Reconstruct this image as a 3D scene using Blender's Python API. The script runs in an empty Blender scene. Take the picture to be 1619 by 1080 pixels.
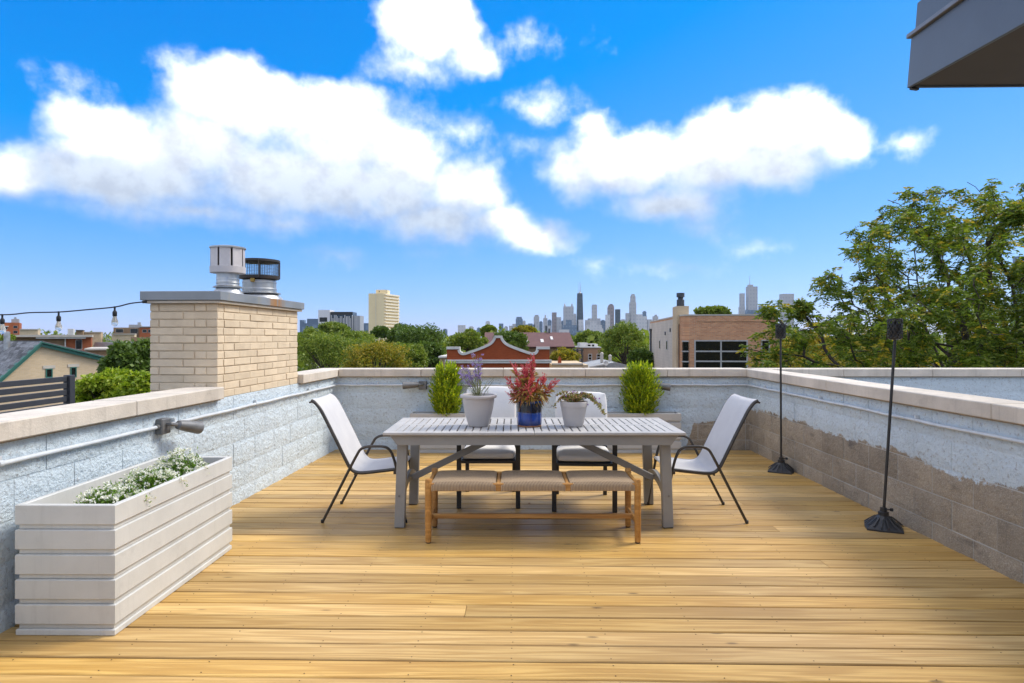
import bpy, math, random
import numpy as np
from mathutils import Vector, Matrix, Euler

# ------------------------------------------------------------------ camera
F, H = 990.0, 1.42          # focal length in photo pixels, eye height above the deck
SC = bpy.context.scene
COL = SC.collection
cam_d = bpy.data.cameras.new('camera')
cam_d.sensor_width = 36.0
cam_d.lens = F / 1619.0 * 36.0
cam_d.shift_y = -7.0 / 1619.0
cam_d.clip_start = 0.05
cam_d.clip_end = 40000
cam = bpy.data.objects.new('camera', cam_d)
COL.objects.link(cam)
cam.location = (0, 0, H)
cam.rotation_euler = (math.radians(90), 0, 0)
SC.camera = cam

# ------------------------------------------------------------------ light
SUN_AZ, SUN_EL = math.radians(66), math.radians(48)      # azimuth clockwise from +Y (the view axis)
SUN_DIR = Vector((math.sin(SUN_AZ) * math.cos(SUN_EL), math.cos(SUN_AZ) * math.cos(SUN_EL), math.sin(SUN_EL)))
sun_d = bpy.data.lights.new('sun', 'SUN')
sun_d.energy = 1.2
sun_d.angle = math.radians(19)
sun_d.color = (1.0, 0.93, 0.82)
sun = bpy.data.objects.new('sun', sun_d)
COL.objects.link(sun)
sun.rotation_euler = (-SUN_DIR).to_track_quat('-Z', 'Y').to_euler()
SC.view_settings.view_transform = 'Standard'
SC.view_settings.look = 'None'
SC.view_settings.exposure = 1.62
SC.view_settings.gamma = 1.0
SC.view_settings.use_curve_mapping = False
SC.cycles.volume_step_rate = 4.0
SC.cycles.volume_max_steps = 64
SC.cycles.max_bounces = 8
SC.cycles.transparent_max_bounces = 12

# ------------------------------------------------------------------ sky
world = bpy.data.worlds.new('World')
SC.world = world
world.use_nodes = True
wt = world.node_tree
wt.nodes.clear()


class NT:
    """small helper to write node trees"""
    def __init__(self, tree):
        self.t = tree

    def n(self, typ, **kw):
        nd = self.t.nodes.new(typ)
        for k, v in kw.items():
            setattr(nd, k, v)
        return nd

    def put(self, sock, v):
        if isinstance(v, bpy.types.NodeSocket):
            self.t.links.new(v, sock)
        elif v is not None:
            sock.default_value = v

    def math(self, op, a, b=None, c=None, clamp=False):
        nd = self.n('ShaderNodeMath', operation=op, use_clamp=clamp)
        self.put(nd.inputs[0], a)
        if b is not None: self.put(nd.inputs[1], b)
        if c is not None: self.put(nd.inputs[2], c)
        return nd.outputs[0]

    def vmath(self, op, a, b=None):
        nd = self.n('ShaderNodeVectorMath', operation=op)
        self.put(nd.inputs[0], a)
        if b is not None: self.put(nd.inputs[1], b)
        return nd.outputs[0]

    def noise(self, vec, scale, detail=4, rough=0.55, dist=0.0):
        nd = self.n('ShaderNodeTexNoise')
        self.put(nd.inputs['Vector'], vec)
        nd.inputs['Scale'].default_value = scale
        nd.inputs['Detail'].default_value = detail
        nd.inputs['Roughness'].default_value = rough
        nd.inputs['Distortion'].default_value = dist
        return nd.outputs['Fac']

    def mix(self, fac, a, b, blend='MIX'):
        nd = self.n('ShaderNodeMix', data_type='RGBA', blend_type=blend)
        self.put(nd.inputs[0], fac)
        self.put(nd.inputs[6], a if isinstance(a, bpy.types.NodeSocket) else (*a, 1))
        self.put(nd.inputs[7], b if isinstance(b, bpy.types.NodeSocket) else (*b, 1))
        return nd.outputs[2]

    def smooth(self, v, a, b, c=0.0, d=1.0):
        nd = self.n('ShaderNodeMapRange', interpolation_type='SMOOTHSTEP')
        self.put(nd.inputs[0], v)
        for i, x in enumerate((a, b, c, d)):
            nd.inputs[i + 1].default_value = x
        return nd.outputs[0]

    def ramp(self, fac, stops):
        nd = self.n('ShaderNodeValToRGB')
        self.put(nd.inputs[0], fac)
        e = nd.color_ramp.elements
        while len(e) < len(stops): e.new(0.5)
        for el, (p, c) in zip(e, stops):
            el.position = p
            el.color = (*c, 1) if len(c) == 3 else c
        return nd.outputs[0]

    def comb(self, x, y, z):
        nd = self.n('ShaderNodeCombineXYZ')
        for i, v in enumerate((x, y, z)): self.put(nd.inputs[i], v)
        return nd.outputs[0]


def azel(px, py):
    u, v = (px - 809.5) / F, (533 - py) / F
    return math.atan(u), math.atan(v / math.hypot(1, u))


# clouds in view: centre and radii in photo pixels, weight (1 = solid, less = wisp); kept as directions in the sky
CLOUDS = [(35, 280, 75, 46, 1), (168, 212, 95, 56, .95), (110, 200, 60, 40, .55), (385, 165, 118, 72, 1), (320, 120, 55, 28, .38), (545, 212, 112, 82, 1.05),
          (640, 262, 90, 70, 1), (735, 298, 70, 62, 1), (198, 280, 200, 62, 1), (318, 232, 120, 66, .95), (245, 255, 130, 60, .9), (600, 300, 150, 62, .95), (470, 282, 220, 76, 1), (690, 345, 110, 44, .9),
          (300, 335, 230, 32, .6), (455, 345, 90, 26, .75), (845, 372, 84, 32, 1), (788, 350, 66, 40, .95),
          (680, 40, 88, 66, .95), (645, 108, 62, 26, .5), (742, 88, 44, 40, .62), (715, 205, 55, 20, .45), (858, 165, 56, 21, .5), (650, 188, 60, 22, .3),
          (975, 262, 135, 66, 1), (1060, 322, 120, 38, 1), (1120, 265, 110, 56, .95), (940, 195, 34, 26, .7), (1235, 215, 112, 78, 1.05), (1130, 215, 60, 50, .8),
          (1325, 225, 62, 42, .8), (1435, 230, 46, 18, .5), (835, 236, 50, 15, .42), (1215, 268, 130, 44, .95), (1110, 350, 60, 22, .5),
          (525, 402, 48, 16, .55), (1060, 427, 44, 10, .42), (1192, 389, 26, 11, .4), (952, 411, 24, 9, .35), (690, 398, 34, 12, .3), (836, 72, 30, 10, .22), (118, 130, 32, 12, .22)]

# one group = the density of the cloud field in one direction (azimuth, elevation)
cg = bpy.data.node_groups.new('cloud_density', 'ShaderNodeTree')
cg.interface.new_socket('P', in_out='INPUT', socket_type='NodeSocketVector')
cg.interface.new_socket('D', in_out='OUTPUT', socket_type='NodeSocketFloat')
cg.interface.new_socket('S', in_out='OUTPUT', socket_type='NodeSocketFloat')
g = NT(cg)
gi, go = g.n('NodeGroupInput'), g.n('NodeGroupOutput')
P0 = gi.outputs[0]
wn = g.n('ShaderNodeTexNoise')
g.put(wn.inputs['Vector'], P0)
wn.inputs['Scale'].default_value = 14
wn.inputs['Detail'].default_value = 3
warp = g.vmath('SUBTRACT', wn.outputs['Color'], (0.5, 0.5, 0.5))
sc_ = g.n('ShaderNodeVectorMath', operation='SCALE')
g.put(sc_.inputs[0], warp)
sc_.inputs[3].default_value = 0.055
P1 = g.vmath('ADD', P0, sc_.outputs[0])
P1 = g.vmath('MULTIPLY', P1, (1, 1, 0))
acc = None
for (cx, cy, rx, ry, w) in CLOUDS:
    a0, e0 = azel(cx, cy)
    ax, _ = azel(cx + rx, cy)
    _, ey = azel(cx, cy - ry)
    ra, re = abs(ax - a0), abs(ey - e0)
    q = g.vmath('MULTIPLY', g.vmath('SUBTRACT', P1, (a0, e0, 0)), (1 / ra, 1 / re, 0))
    ln = g.n('ShaderNodeVectorMath', operation='LENGTH')
    g.put(ln.inputs[0], q)
    amp = min(1.0, ry / 45.0) * w
    d = g.math('MULTIPLY_ADD', ln.outputs[1], -amp, amp * 1.02)
    acc = d if acc is None else g.math('SMOOTH_MAX', acc, d, 0.22)
sp = g.n('ShaderNodeSeparateXYZ')
g.put(sp.inputs[0], P0)
# unseen sky around the view: thicker cloud cover added for fill light
big = g.noise(P0, 2.6, 4, 0.5)
other = g.smooth(big, 0.38, 0.58, -0.5, 0.9)
away = g.math('MAXIMUM', g.smooth(g.math('ABSOLUTE', sp.outputs[0]), 0.72, 0.95), g.smooth(sp.outputs[1], 0.52, 0.72))
other = g.math('MULTIPLY_ADD', away, 2.0, g.math('SUBTRACT', other, 2.0))
acc = g.math('MAXIMUM', acc, other)
fb = g.noise(P0, 17, 7, 0.60)
fb2 = g.noise(P0, 60, 3, 0.6)
nz = g.math('MULTIPLY_ADD', g.math('SUBTRACT', fb, 0.5), 0.55, g.math('MULTIPLY', g.math('SUBTRACT', fb2, 0.5), 0.20))
g.put(go.inputs[0], g.math('ADD', acc, nz))
g.put(go.inputs[1], g.math('ADD', acc, g.math('MULTIPLY', nz, 0.45)))

w = NT(wt)
tc = w.n('ShaderNodeTexCoord')
sx = w.n('ShaderNodeSeparateXYZ')
w.put(sx.inputs[0], tc.outputs['Generated'])
az = w.math('ARCTAN2', sx.outputs[0], sx.outputs[1])
el = w.math('ARCSINE', sx.outputs[2])
pv = w.comb(az, el, 0.0)


def dens(off):
    nd = w.n('ShaderNodeGroup')
    nd.node_tree = cg
    w.put(nd.inputs[0], w.vmath('ADD', pv, off))
    return nd.outputs


d0, s0 = dens((0, 0, 0))
d1, s1 = dens((0.016, 0.062, 0))
low = w.smooth(el, math.radians(9.5), math.radians(26), 1.0, 0.22)       # undersides: the cloud layer shares one base height
shade = w.math('MULTIPLY', w.smooth(s1, -0.50, 0.34), low)
amap = w.n('ShaderNodeMapRange', interpolation_type='SMOOTHSTEP')
w.put(amap.inputs[0], d0)
amap.inputs[1].default_value = -0.13
w.put(amap.inputs[2], w.math('MULTIPLY_ADD', shade, 0.24, 0.46))     # crisp tops, soft undersides
alpha = amap.outputs[0]
sky = w.n('ShaderNodeTexSky', sky_type='NISHITA', sun_disc=False)
sky.sun_elevation = SUN_EL
sky.sun_rotation = SUN_AZ
sky.air_density = 1.0
sky.dust_density = 0.1
sky.ozone_density = 3.0
# the picture's deep azure: each channel of the physical sky is graded on its own
sr3 = w.n('ShaderNodeSeparateColor')
w.put(sr3.inputs[0], sky.outputs[0])
r3 = w.math('MULTIPLY', w.math('POWER', w.math('MAXIMUM', w.math('SUBTRACT', sr3.outputs[0], 1.65), 0.0), 0.85), 0.37)
g3 = w.math('MULTIPLY', w.math('POWER', sr3.outputs[1], 0.78), 0.42)
b3 = w.math('MULTIPLY', w.math('POWER', sr3.outputs[2], 0.40), 1.48)
cc3 = w.n('ShaderNodeCombineColor')
for i3, v3 in enumerate((r3, g3, b3)): w.put(cc3.inputs[i3], v3)
skyc = cc3.outputs[0]
cloudc = w.mix(shade, (5.9, 5.8, 5.7), (1.75, 2.05, 2.5))
bil = w.smooth(w.noise(w.vmath('ADD', pv, (0.01, 0.02, 0)), 26, 6, 0.6), 0.30, 0.62, 0.84, 1.05)     # billows
cloudc = w.mix(1.0, cloudc, w.comb(bil, bil, w.math('MULTIPLY_ADD', bil, 0.85, 0.15)), 'MULTIPLY')
final = w.mix(alpha, skyc, cloudc)
bg = w.n('ShaderNodeBackground')
w.put(bg.inputs[0], final)
bg.inputs[1].default_value = 0.12
wo = w.n('ShaderNodeOutputWorld')
wt.links.new(bg.outputs[0], wo.inputs[0])
world.cycles.sampling_method = 'MANUAL'
world.cycles.sample_map_resolution = 256

# ------------------------------------------------------------------ helpers
RNG = np.random.default_rng(7)
random.seed(5)


def at(px, py, Y):
    """a point of the place at distance Y in front of the eye"""
    return Vector(((px - 809.5) / F * Y, Y, H - (py - 533) / F * Y))


def prop(o, label=None, cat=None, group=None, kind=None):
    if label: o['label'] = label
    if cat: o['category'] = cat
    if group: o['group'] = group
    if kind: o['kind'] = kind
    return o


def thing(name, loc, label, cat, group=None, rz=0.0):
    o = bpy.data.objects.new(name, None)
    o.empty_display_size = 0.1
    COL.objects.link(o)
    o.location = loc
    o.rotation_euler = (0, 0, rz)
    return prop(o, label, cat, group)


def link(name, me, parent=None, loc=None, rot=None):
    o = bpy.data.objects.new(name, me)
    COL.objects.link(o)
    if parent: o.parent = parent
    if loc is not None: o.location = loc
    if rot is not None: o.rotation_euler = rot
    return o


def raw_mesh(name, v, f, mat, smooth=False):
    """v: (n,3) array; f: (m,k) array of equal-size faces"""
    v = np.asarray(v, np.float32); f = np.asarray(f, np.int32)
    me = bpy.data.meshes.new(name)
    m, k = f.shape
    me.vertices.add(len(v)); me.vertices.foreach_set('co', v.ravel())
    me.loops.add(m * k); me.loops.foreach_set('vertex_index', f.ravel())
    me.polygons.add(m)
    me.polygons.foreach_set('loop_start', np.arange(0, m * k, k, dtype=np.int32))
    me.update(calc_edges=True)
    if smooth: me.polygons.foreach_set('use_smooth', np.ones(m, bool))
    if mat: me.materials.append(mat)
    return me


class MB:
    def __init__(self):
        self.v = []; self.f = []

    def add(self, vs, fs):
        b = len(self.v)
        self.v += [tuple(p) for p in vs]
        self.f += [tuple(b + i for i in q) for q in fs]
        return self

    def box(self, x0, x1, y0, y1, z0, z1, M=None):
        vs = [Vector(p) for p in ((x0, y0, z0), (x1, y0, z0), (x1, y1, z0), (x0, y1, z0), (x0, y0, z1), (x1, y0, z1), (x1, y1, z1), (x0, y1, z1))]
        if M is not None: vs = [M @ p for p in vs]
        return self.add(vs, [(0, 3, 2, 1), (4, 5, 6, 7), (0, 1, 5, 4), (1, 2, 6, 5), (2, 3, 7, 6), (3, 0, 4, 7)])

    def bbox(self, x0, x1, y0, y1, z0, z1, b=0.004, M=None):
        """box with chamfered edges"""
        b = min(b, (x1 - x0) * .45, (y1 - y0) * .45, (z1 - z0) * .45)
        vs, idx = [], {}
        for sx_ in (0, 1):
            for sy_ in (0, 1):
                for sz_ in (0, 1):
                    c = ((x1 if sx_ else x0), (y1 if sy_ else y0), (z1 if sz_ else z0))
                    i = (-b if sx_ else b, -b if sy_ else b, -b if sz_ else b)
                    for ax in range(3):
                        p = [c[k] + (i[k] if k != ax else 0) for k in range(3)]
                        idx[(sx_, sy_, sz_, ax)] = len(vs)
                        vs.append(Vector(p))
        fs = []
        for ax in range(3):
            o1, o2 = (ax + 1) % 3, (ax + 2) % 3
            for s in (0, 1):
                q = []
                for (a, c) in ((0, 0), (1, 0), (1, 1), (0, 1)):
                    k = [0, 0, 0]; k[ax] = s; k[o1] = a; k[o2] = c
                    q.append(idx[(*k, ax)])
                fs.append(tuple(q if s else q[::-1]))
        for ax in range(3):                       # edges along ax
            o1, o2 = (ax + 1) % 3, (ax + 2) % 3
            for a in (0, 1):
                for c in (0, 1):
                    k0 = [0, 0, 0]; k1 = [0, 0, 0]
                    k0[ax] = 0; k1[ax] = 1
                    for k in (k0, k1): k[o1] = a; k[o2] = c
                    q = [idx[(*k0, o1)], idx[(*k1, o1)], idx[(*k1, o2)], idx[(*k0, o2)]]
                    fs.append(tuple(q if (a ^ c) else q[::-1]))
        for sx_ in (0, 1):
            for sy_ in (0, 1):
                for sz_ in (0, 1):
                    q = [idx[(sx_, sy_, sz_, k)] for k in range(3)]
                    fs.append(tuple(q if (sx_ + sy_ + sz_) % 2 else q[::-1]))
        if M is not None: vs = [M @ p for p in vs]
        return self.add(vs, fs)

    def bar(self, p0, p1, wx, wy, up=(0, 0, 1), b=0.003):
        """rectangular bar from p0 to p1"""
        p0, p1 = Vector(p0), Vector(p1)
        d = p1 - p0
        L = d.length
        zz = d.normalized()
        upv = Vector(up)
        if abs(zz.dot(upv)) > 0.98: upv = Vector((0, 1, 0))
        xx = upv.cross(zz).normalized()
        yy = zz.cross(xx)
        M = Matrix((xx, yy, zz)).transposed().to_4x4()
        M.translation = p0
        return self.bbox(-wx / 2, wx / 2, -wy / 2, wy / 2, 0, L, b, M)

    def tube(self, pts, r, seg=8, caps=True, closed=False):
        pts = [Vector(p) for p in pts]
        n = len(pts)
        rr = r if hasattr(r, '__len__') else [r] * n
        vs, fs = [], []
        prev = None
        for i, p in enumerate(pts):
            a = pts[max(0, i - 1)]; c = pts[min(n - 1, i + 1)]
            t = (c - a).normalized()
            if prev is None:
                ref = Vector((0, 0, 1)) if abs(t.z) < 0.9 else Vector((1, 0, 0))
                x = ref.cross(t).normalized()
            else:
                x = (prev - t * prev.dot(t)).normalized()
            prev = x
            y = t.cross(x)
            for k in range(seg):
                an = 2 * math.pi * k / seg
                vs.append(p + (x * math.cos(an) + y * math.sin(an)) * rr[i])
        for i in range(n - 1):
            for k in range(seg):
                k2 = (k + 1) % seg
                fs.append((i * seg + k, i * seg + k2, (i + 1) * seg + k2, (i + 1) * seg + k))
        if caps:
            fs.append(tuple(range(seg))[::-1])
            fs.append(tuple((n - 1) * seg + k for k in range(seg)))
        return self.add(vs, fs)

    def lathe(self, prof, seg=24, c=(0, 0, 0), M=None):
        """prof: (r, z) from bottom to top, open polyline turned round z"""
        vs, fs = [], []
        for (r, z) in prof:
            for k in range(seg):
                an = 2 * math.pi * k / seg
                p = Vector((c[0] + r * math.cos(an), c[1] + r * math.sin(an), c[2] + z))
                vs.append(M @ p if M is not None else p)
        n = len(prof)
        for i in range(n - 1):
            for k in range(seg):
                k2 = (k + 1) % seg
                fs.append((i * seg + k, i * seg + k2, (i + 1) * seg + k2, (i + 1) * seg + k))
        if prof[0][0] > 1e-5: fs.append(tuple(range(seg))[::-1])
        if prof[-1][0] > 1e-5: fs.append(tuple((n - 1) * seg + k for k in range(seg)))
        return self.add(vs, fs)

    def prism(self, poly, y0, y1, M=None):
        """polygon in x,z pushed from y0 to y1"""
        n = len(poly)
        vs = [Vector((x, y0, z)) for x, z in poly] + [Vector((x, y1, z)) for x, z in poly]
        if M is not None: vs = [M @ p for p in vs]
        fs = [tuple(range(n)), tuple(range(2 * n - 1, n - 1, -1))]
        fs += [(i, i + n, (i + 1) % n + n, (i + 1) % n) for i in range(n)]
        return self.add(vs, fs)

    def mesh(self, name, mat, smooth=False):
        me = bpy.data.meshes.new(name)
        me.from_pydata(self.v, [], self.f)
        me.validate()
        me.update()
        import bmesh
        bm = bmesh.new(); bm.from_mesh(me)
        bmesh.ops.recalc_face_normals(bm, faces=bm.faces)
        bm.to_mesh(me); bm.free()
        if smooth:
            me.polygons.foreach_set('use_smooth', np.ones(len(me.polygons), bool))
            try: me.set_sharp_from_angle(angle=math.radians(38))
            except Exception: pass
        if mat: me.materials.append(mat)
        return me

    def build(self, name, mat, parent=None, smooth=False, loc=None, rot=None):
        return link(name, self.mesh(name, mat, smooth), parent, loc, rot)


# ------------------------------------------------------------------ materials
MATS = {}


def new_mat(name):
    m = bpy.data.materials.new(name)
    m.use_nodes = True
    nt = m.node_tree
    nt.nodes.clear()
    k = NT(nt)
    out = k.n('ShaderNodeOutputMaterial')
    bs = k.n('ShaderNodeBsdfPrincipled')
    nt.links.new(bs.outputs[0], out.inputs[0])
    MATS[name] = m
    return m, k, bs, out


def simple(name, c, rough=0.6, c2=None, scale=6.0, bump=0.0, bscale=60.0, metal=0.0, stretch=(1, 1, 1), spec=0.5, rnd=0.0, world=False):
    m, k, bs, out = new_mat(name)
    if world:
        vec = k.n('ShaderNodeNewGeometry').outputs['Position']
    else:
        vec = k.n('ShaderNodeTexCoord').outputs['Object']
    vec = k.vmath('MULTIPLY', vec, stretch)
    oi = k.n('ShaderNodeObjectInfo')
    vec = k.vmath('ADD', vec, k.comb(k.math('MULTIPLY', oi.outputs['Random'], 37.0), 0.0, 0.0))
    c2 = c2 or tuple(x * 0.8 for x in c)
    fac = k.smooth(k.noise(vec, scale, 6, 0.6), 0.3, 0.7)
    colr = k.mix(fac, c, c2)
    if rnd:
        v = k.math('MULTIPLY_ADD', oi.outputs['Random'], 2 * rnd, 1 - rnd)
        colr = k.mix(1.0, colr, k.comb(v, v, v), 'MULTIPLY')
    k.put(bs.inputs['Base Color'], colr)
    bs.inputs['Roughness'].default_value = rough
    bs.inputs['Metallic'].default_value = metal
    bs.inputs['Specular IOR Level'].default_value = spec
    if bump:
        b = k.n('ShaderNodeBump')
        b.inputs['Strength'].default_value = 1.0
        b.inputs['Distance'].default_value = bump
        k.put(b.inputs['Height'], k.noise(vec, bscale, 5, 0.6))
        k.put(bs.inputs['Normal'], b.outputs[0])
    return m


def leaf_mat(name, cols, rough=0.5, trans=0.35):
    """foliage: every leaf takes its own tone"""
    m, k, bs, out = new_mat(name)
    ge = k.n('ShaderNodeNewGeometry')
    colr = k.ramp(ge.outputs['Random Per Island'], [(i / max(1, len(cols) - 1), c) for i, c in enumerate(cols)])
    k.put(bs.inputs['Base Color'], colr)
    bs.inputs['Roughness'].default_value = rough
    bs.inputs['Specular IOR Level'].default_value = 0.3
    tr = k.n('ShaderNodeBsdfTranslucent')
    k.put(tr.inputs[0], k.mix(1.0, colr, (1.25, 1.25, 0.6), 'MULTIPLY'))
    mx = k.n('ShaderNodeMixShader')
    mx.inputs[0].default_value = trans
    m.node_tree.links.new(bs.outputs[0], mx.inputs[1])
    m.node_tree.links.new(tr.outputs[0], mx.inputs[2])
    m.node_tree.links.new(mx.outputs[0], out.inputs[0])
    return m


def brick_mat(name, c1, c2, mortar, bw=0.2, bh=0.067, ms=0.008, rough=0.85):
    """fine brickwork for walls too far off to pick the bricks apart (object x+y across, z up)"""
    m, k, bs, out = new_mat(name)
    s = k.n('ShaderNodeSeparateXYZ')
    tcn = k.n('ShaderNodeTexCoord')
    k.put(s.inputs[0], tcn.outputs['Object'])
    vec = k.comb(k.math('ADD', s.outputs[0], s.outputs[1]), s.outputs[2], 0.0)
    bt = k.n('ShaderNodeTexBrick')
    k.put(bt.inputs['Vector'], vec)
    bt.inputs['Color1'].default_value = (*c1, 1); bt.inputs['Color2'].default_value = (*c2, 1); bt.inputs['Mortar'].default_value = (*mortar, 1)
    bt.inputs['Scale'].default_value = 1.0
    bt.inputs['Brick Width'].default_value = bw; bt.inputs['Row Height'].default_value = bh
    bt.inputs['Mortar Size'].default_value = ms; bt.inputs['Bias'].default_value = 0.0
    st = k.smooth(k.noise(tcn.outputs['Object'], 0.6, 6, 0.6), 0.3, 0.75)
    k.put(bs.inputs['Base Color'], k.mix(k.math('MULTIPLY', st, 0.35), bt.outputs['Color'], tuple(x * 0.55 for x in c1)))
    bs.inputs['Roughness'].default_value = rough
    bs.inputs['Specular IOR Level'].default_value = 0.2
    b = k.n('ShaderNodeBump', invert=True)
    b.inputs['Distance'].default_value = 0.006
    k.put(b.inputs['Height'], bt.outputs['Fac'])
    k.put(bs.inputs['Normal'], b.outputs[0])
    return m


def wood_mat(name, light, mid, dark, rough=0.42, along=0, grain=1.0, rnd=0.22):
    """sawn timber, grain along local axis `along`"""
    m, k, bs, out = new_mat(name)
    tcn = k.n('ShaderNodeTexCoord')
    oi = k.n('ShaderNodeObjectInfo')
    s = k.n('ShaderNodeSeparateXYZ')
    k.put(s.inputs[0], tcn.outputs['Object'])
    ax = [s.outputs[along], s.outputs[(along + 1) % 3], s.outputs[(along + 2) % 3]]
    r1 = k.math('MULTIPLY', oi.outputs['Random'], 91.0)
    X = k.math('ADD', ax[0], r1)
    v1 = k.comb(k.math('MULTIPLY', X, 0.42 * grain), k.math('MULTIPLY', ax[1], 8.0 * grain), k.math('MULTIPLY_ADD', ax[2], 7.0 * grain, r1))
    n1 = k.noise(v1, 1.0, 3, 0.5)
    ring = k.math('MULTIPLY', n1, 58.0)
    ring = k.math('ADD', ring, k.math('MULTIPLY', ax[1], 60.0 * grain))
    band = k.math('MULTIPLY_ADD', k.math('SINE', ring), 0.5, 0.5)
    band = k.math('POWER', band, 1.6)
    v2 = k.comb(k.math('MULTIPLY', X, 1.6), k.math('MULTIPLY', ax[1], 130.0 * grain), k.math('MULTIPLY', ax[2], 130.0 * grain))
    fine = k.noise(v2, 1.0, 4, 0.6)
    v3 = k.comb(k.math('MULTIPLY', X, 0.7), k.math('MULTIPLY_ADD', ax[1], 3.0, r1), k.math('MULTIPLY', ax[2], 3.0))
    blot = k.smooth(k.noise(v3, 1.0, 5, 0.6), 0.35, 0.7)
    base = k.mix(band, tuple(0.90 * a + 0.10 * b for a, b in zip(mid, dark)), tuple(min(1.0, a * 1.06) for a in light))
    base = k.mix(k.math('MULTIPLY', k.smooth(fine, 0.42, 0.72), 0.5), base, dark)
    base = k.mix(k.math('MULTIPLY', blot, 0.35), base, dark)
    # knots
    vk = k.comb(k.math('MULTIPLY', X, 2.2), k.math('MULTIPLY', ax[1], 6.5), r1)
    vo = k.n('ShaderNodeTexVoronoi')
    k.put(vo.inputs['Vector'], vk); vo.inputs['Scale'].default_value = 1.0
    knot = k.smooth(vo.outputs['Distance'], 0.03, 0.095, 1.0, 0.0)
    base = k.mix(k.math('MULTIPLY', knot, 0.75 if along == 0 and grain == 1.0 else 0.0), base, tuple(x * 0.35 for x in dark))
    if name == 'deck_wood':      # seam shade painted in with some grime along both board edges
        edge = k.math('ADD', k.math('ABSOLUTE', ax[1]), k.math('MULTIPLY', k.math('SUBTRACT', blot, 0.5), 0.005))
        base = k.mix(k.math('MULTIPLY', k.smooth(edge, 0.0625, 0.0678), 0.5), base, (0.10, 0.055, 0.018))
    v = k.math('MULTIPLY_ADD', oi.outputs['Random'], 2 * rnd, 1 - rnd)
    r2 = k.math('FRACT', k.math('MULTIPLY', oi.outputs['Random'], 17.3))
    tint = k.comb(v, k.math('MULTIPLY', v, k.math('MULTIPLY_ADD', r2, 0.10, 0.95)), k.math('MULTIPLY', v, k.math('MULTIPLY_ADD', r2, 0.5, 0.75)))
    k.put(bs.inputs['Base Color'], k.mix(1.0, base, tint, 'MULTIPLY'))
    k.put(bs.inputs['Roughness'], k.math('MULTIPLY_ADD', fine, 0.25, rough - 0.1))
    bs.inputs['Specular IOR Level'].default_value = 0.35
    b = k.n('ShaderNodeBump')
    b.inputs['Distance'].default_value = 0.0012
    k.put(b.inputs['Height'], k.math('MULTIPLY_ADD', fine, 0.7, k.math('MULTIPLY', band, 0.3)))
    k.put(bs.inputs['Normal'], b.outputs[0])
    return m


def block_mat(name, is_mortar=False):
    """split-face concrete block: brown where bare, pale blue-grey where painted (paint stops in a ragged line on the wall)"""
    m, k, bs, out = new_mat(name)
    pos = k.n('ShaderNodeNewGeometry').outputs['Position']
    s = k.n('ShaderNodeSeparateXYZ')
    k.put(s.inputs[0], pos)
    rag = k.noise(pos, 9.0, 8, 0.75)
    low = k.noise(pos, 1.6, 2, 0.5)
    thr = k.ramp(k.math('MULTIPLY', s.outputs[0], 0.25), [(0.545, (0, 0, 0)), (0.575, (.36, .36, .36)), (0.66, (.42, .42, .42)), (0.715, (.56, .56, .56)), (0.757, (.565, .565, .565)), (0.775, (0, 0, 0))])
    thr = k.math('ADD', k.math('SUBTRACT', thr, 0.03), k.math('ADD', k.math('MULTIPLY', k.math('SUBTRACT', rag, 0.5), 0.20), k.math('MULTIPLY', k.math('SUBTRACT', low, 0.5), 0.16)))
    paint = k.smooth(k.math('SUBTRACT', s.outputs[2], thr), -0.008, 0.012)
    n = k.noise(pos, 5.0, 8, 0.65)
    n2 = k.noise(pos, 42.0, 6, 0.72)
    pit = k.noise(pos, 130.0, 3, 0.6)
    pc = k.mix(k.smooth(n, 0.3, 0.75), (0.62, 0.715, 0.785), (0.56, 0.65, 0.715))
    pc = k.mix(k.math('MULTIPLY', k.smooth(n2, 0.54, 0.66), 0.8), pc, (0.34, 0.35, 0.365))      # darker grey pits speckled over the paint
    if is_mortar:
        bc = k.mix(n, (0.56, 0.54, 0.50), (0.36, 0.34, 0.31))
    else:
        bc = k.mix(k.smooth(n, 0.3, 0.7), (0.36, 0.295, 0.22), (0.255, 0.21, 0.16))
        bc = k.mix(k.smooth(pit, 0.45, 0.7), bc, (0.44, 0.38, 0.30))
        oi = k.n('ShaderNodeObjectInfo')
        v = k.math('MULTIPLY_ADD', oi.outputs['Random'], 0.35, 0.82)
        bc = k.mix(1.0, bc, k.comb(v, v, v), 'MULTIPLY')
        white = k.smooth(k.noise(pos, 14.0, 6, 0.8), 0.69, 0.72)        # splashes of paint
        bc = k.mix(k.math('MULTIPLY', white, 0.6), bc, (0.5, 0.5, 0.48))
        dirt = k.smooth(k.noise(k.vmath('MULTIPLY', pos, (1, 1, 2.5)), 2.3, 4, 0.6), 0.60, 0.74)
        bc = k.mix(k.math('MULTIPLY', dirt, 0.6), bc, (0.07, 0.06, 0.055))
    k.put(bs.inputs['Base Color'], k.mix(paint, bc, pc))
    k.put(bs.inputs['Roughness'], k.math('MULTIPLY_ADD', paint, -0.25, 0.9))
    b = k.n('ShaderNodeBump')
    b.inputs['Distance'].default_value = 0.022 if not is_mortar else 0.003
    b.inputs['Strength'].default_value = 0.9
    k.put(b.inputs['Height'], k.math('ADD', k.math('MULTIPLY', n2, 0.75), k.math('MULTIPLY', k.noise(pos, 22.0, 5, 0.65), 1.1)))
    k.put(bs.inputs['Normal'], b.outputs[0])
    return m


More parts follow.
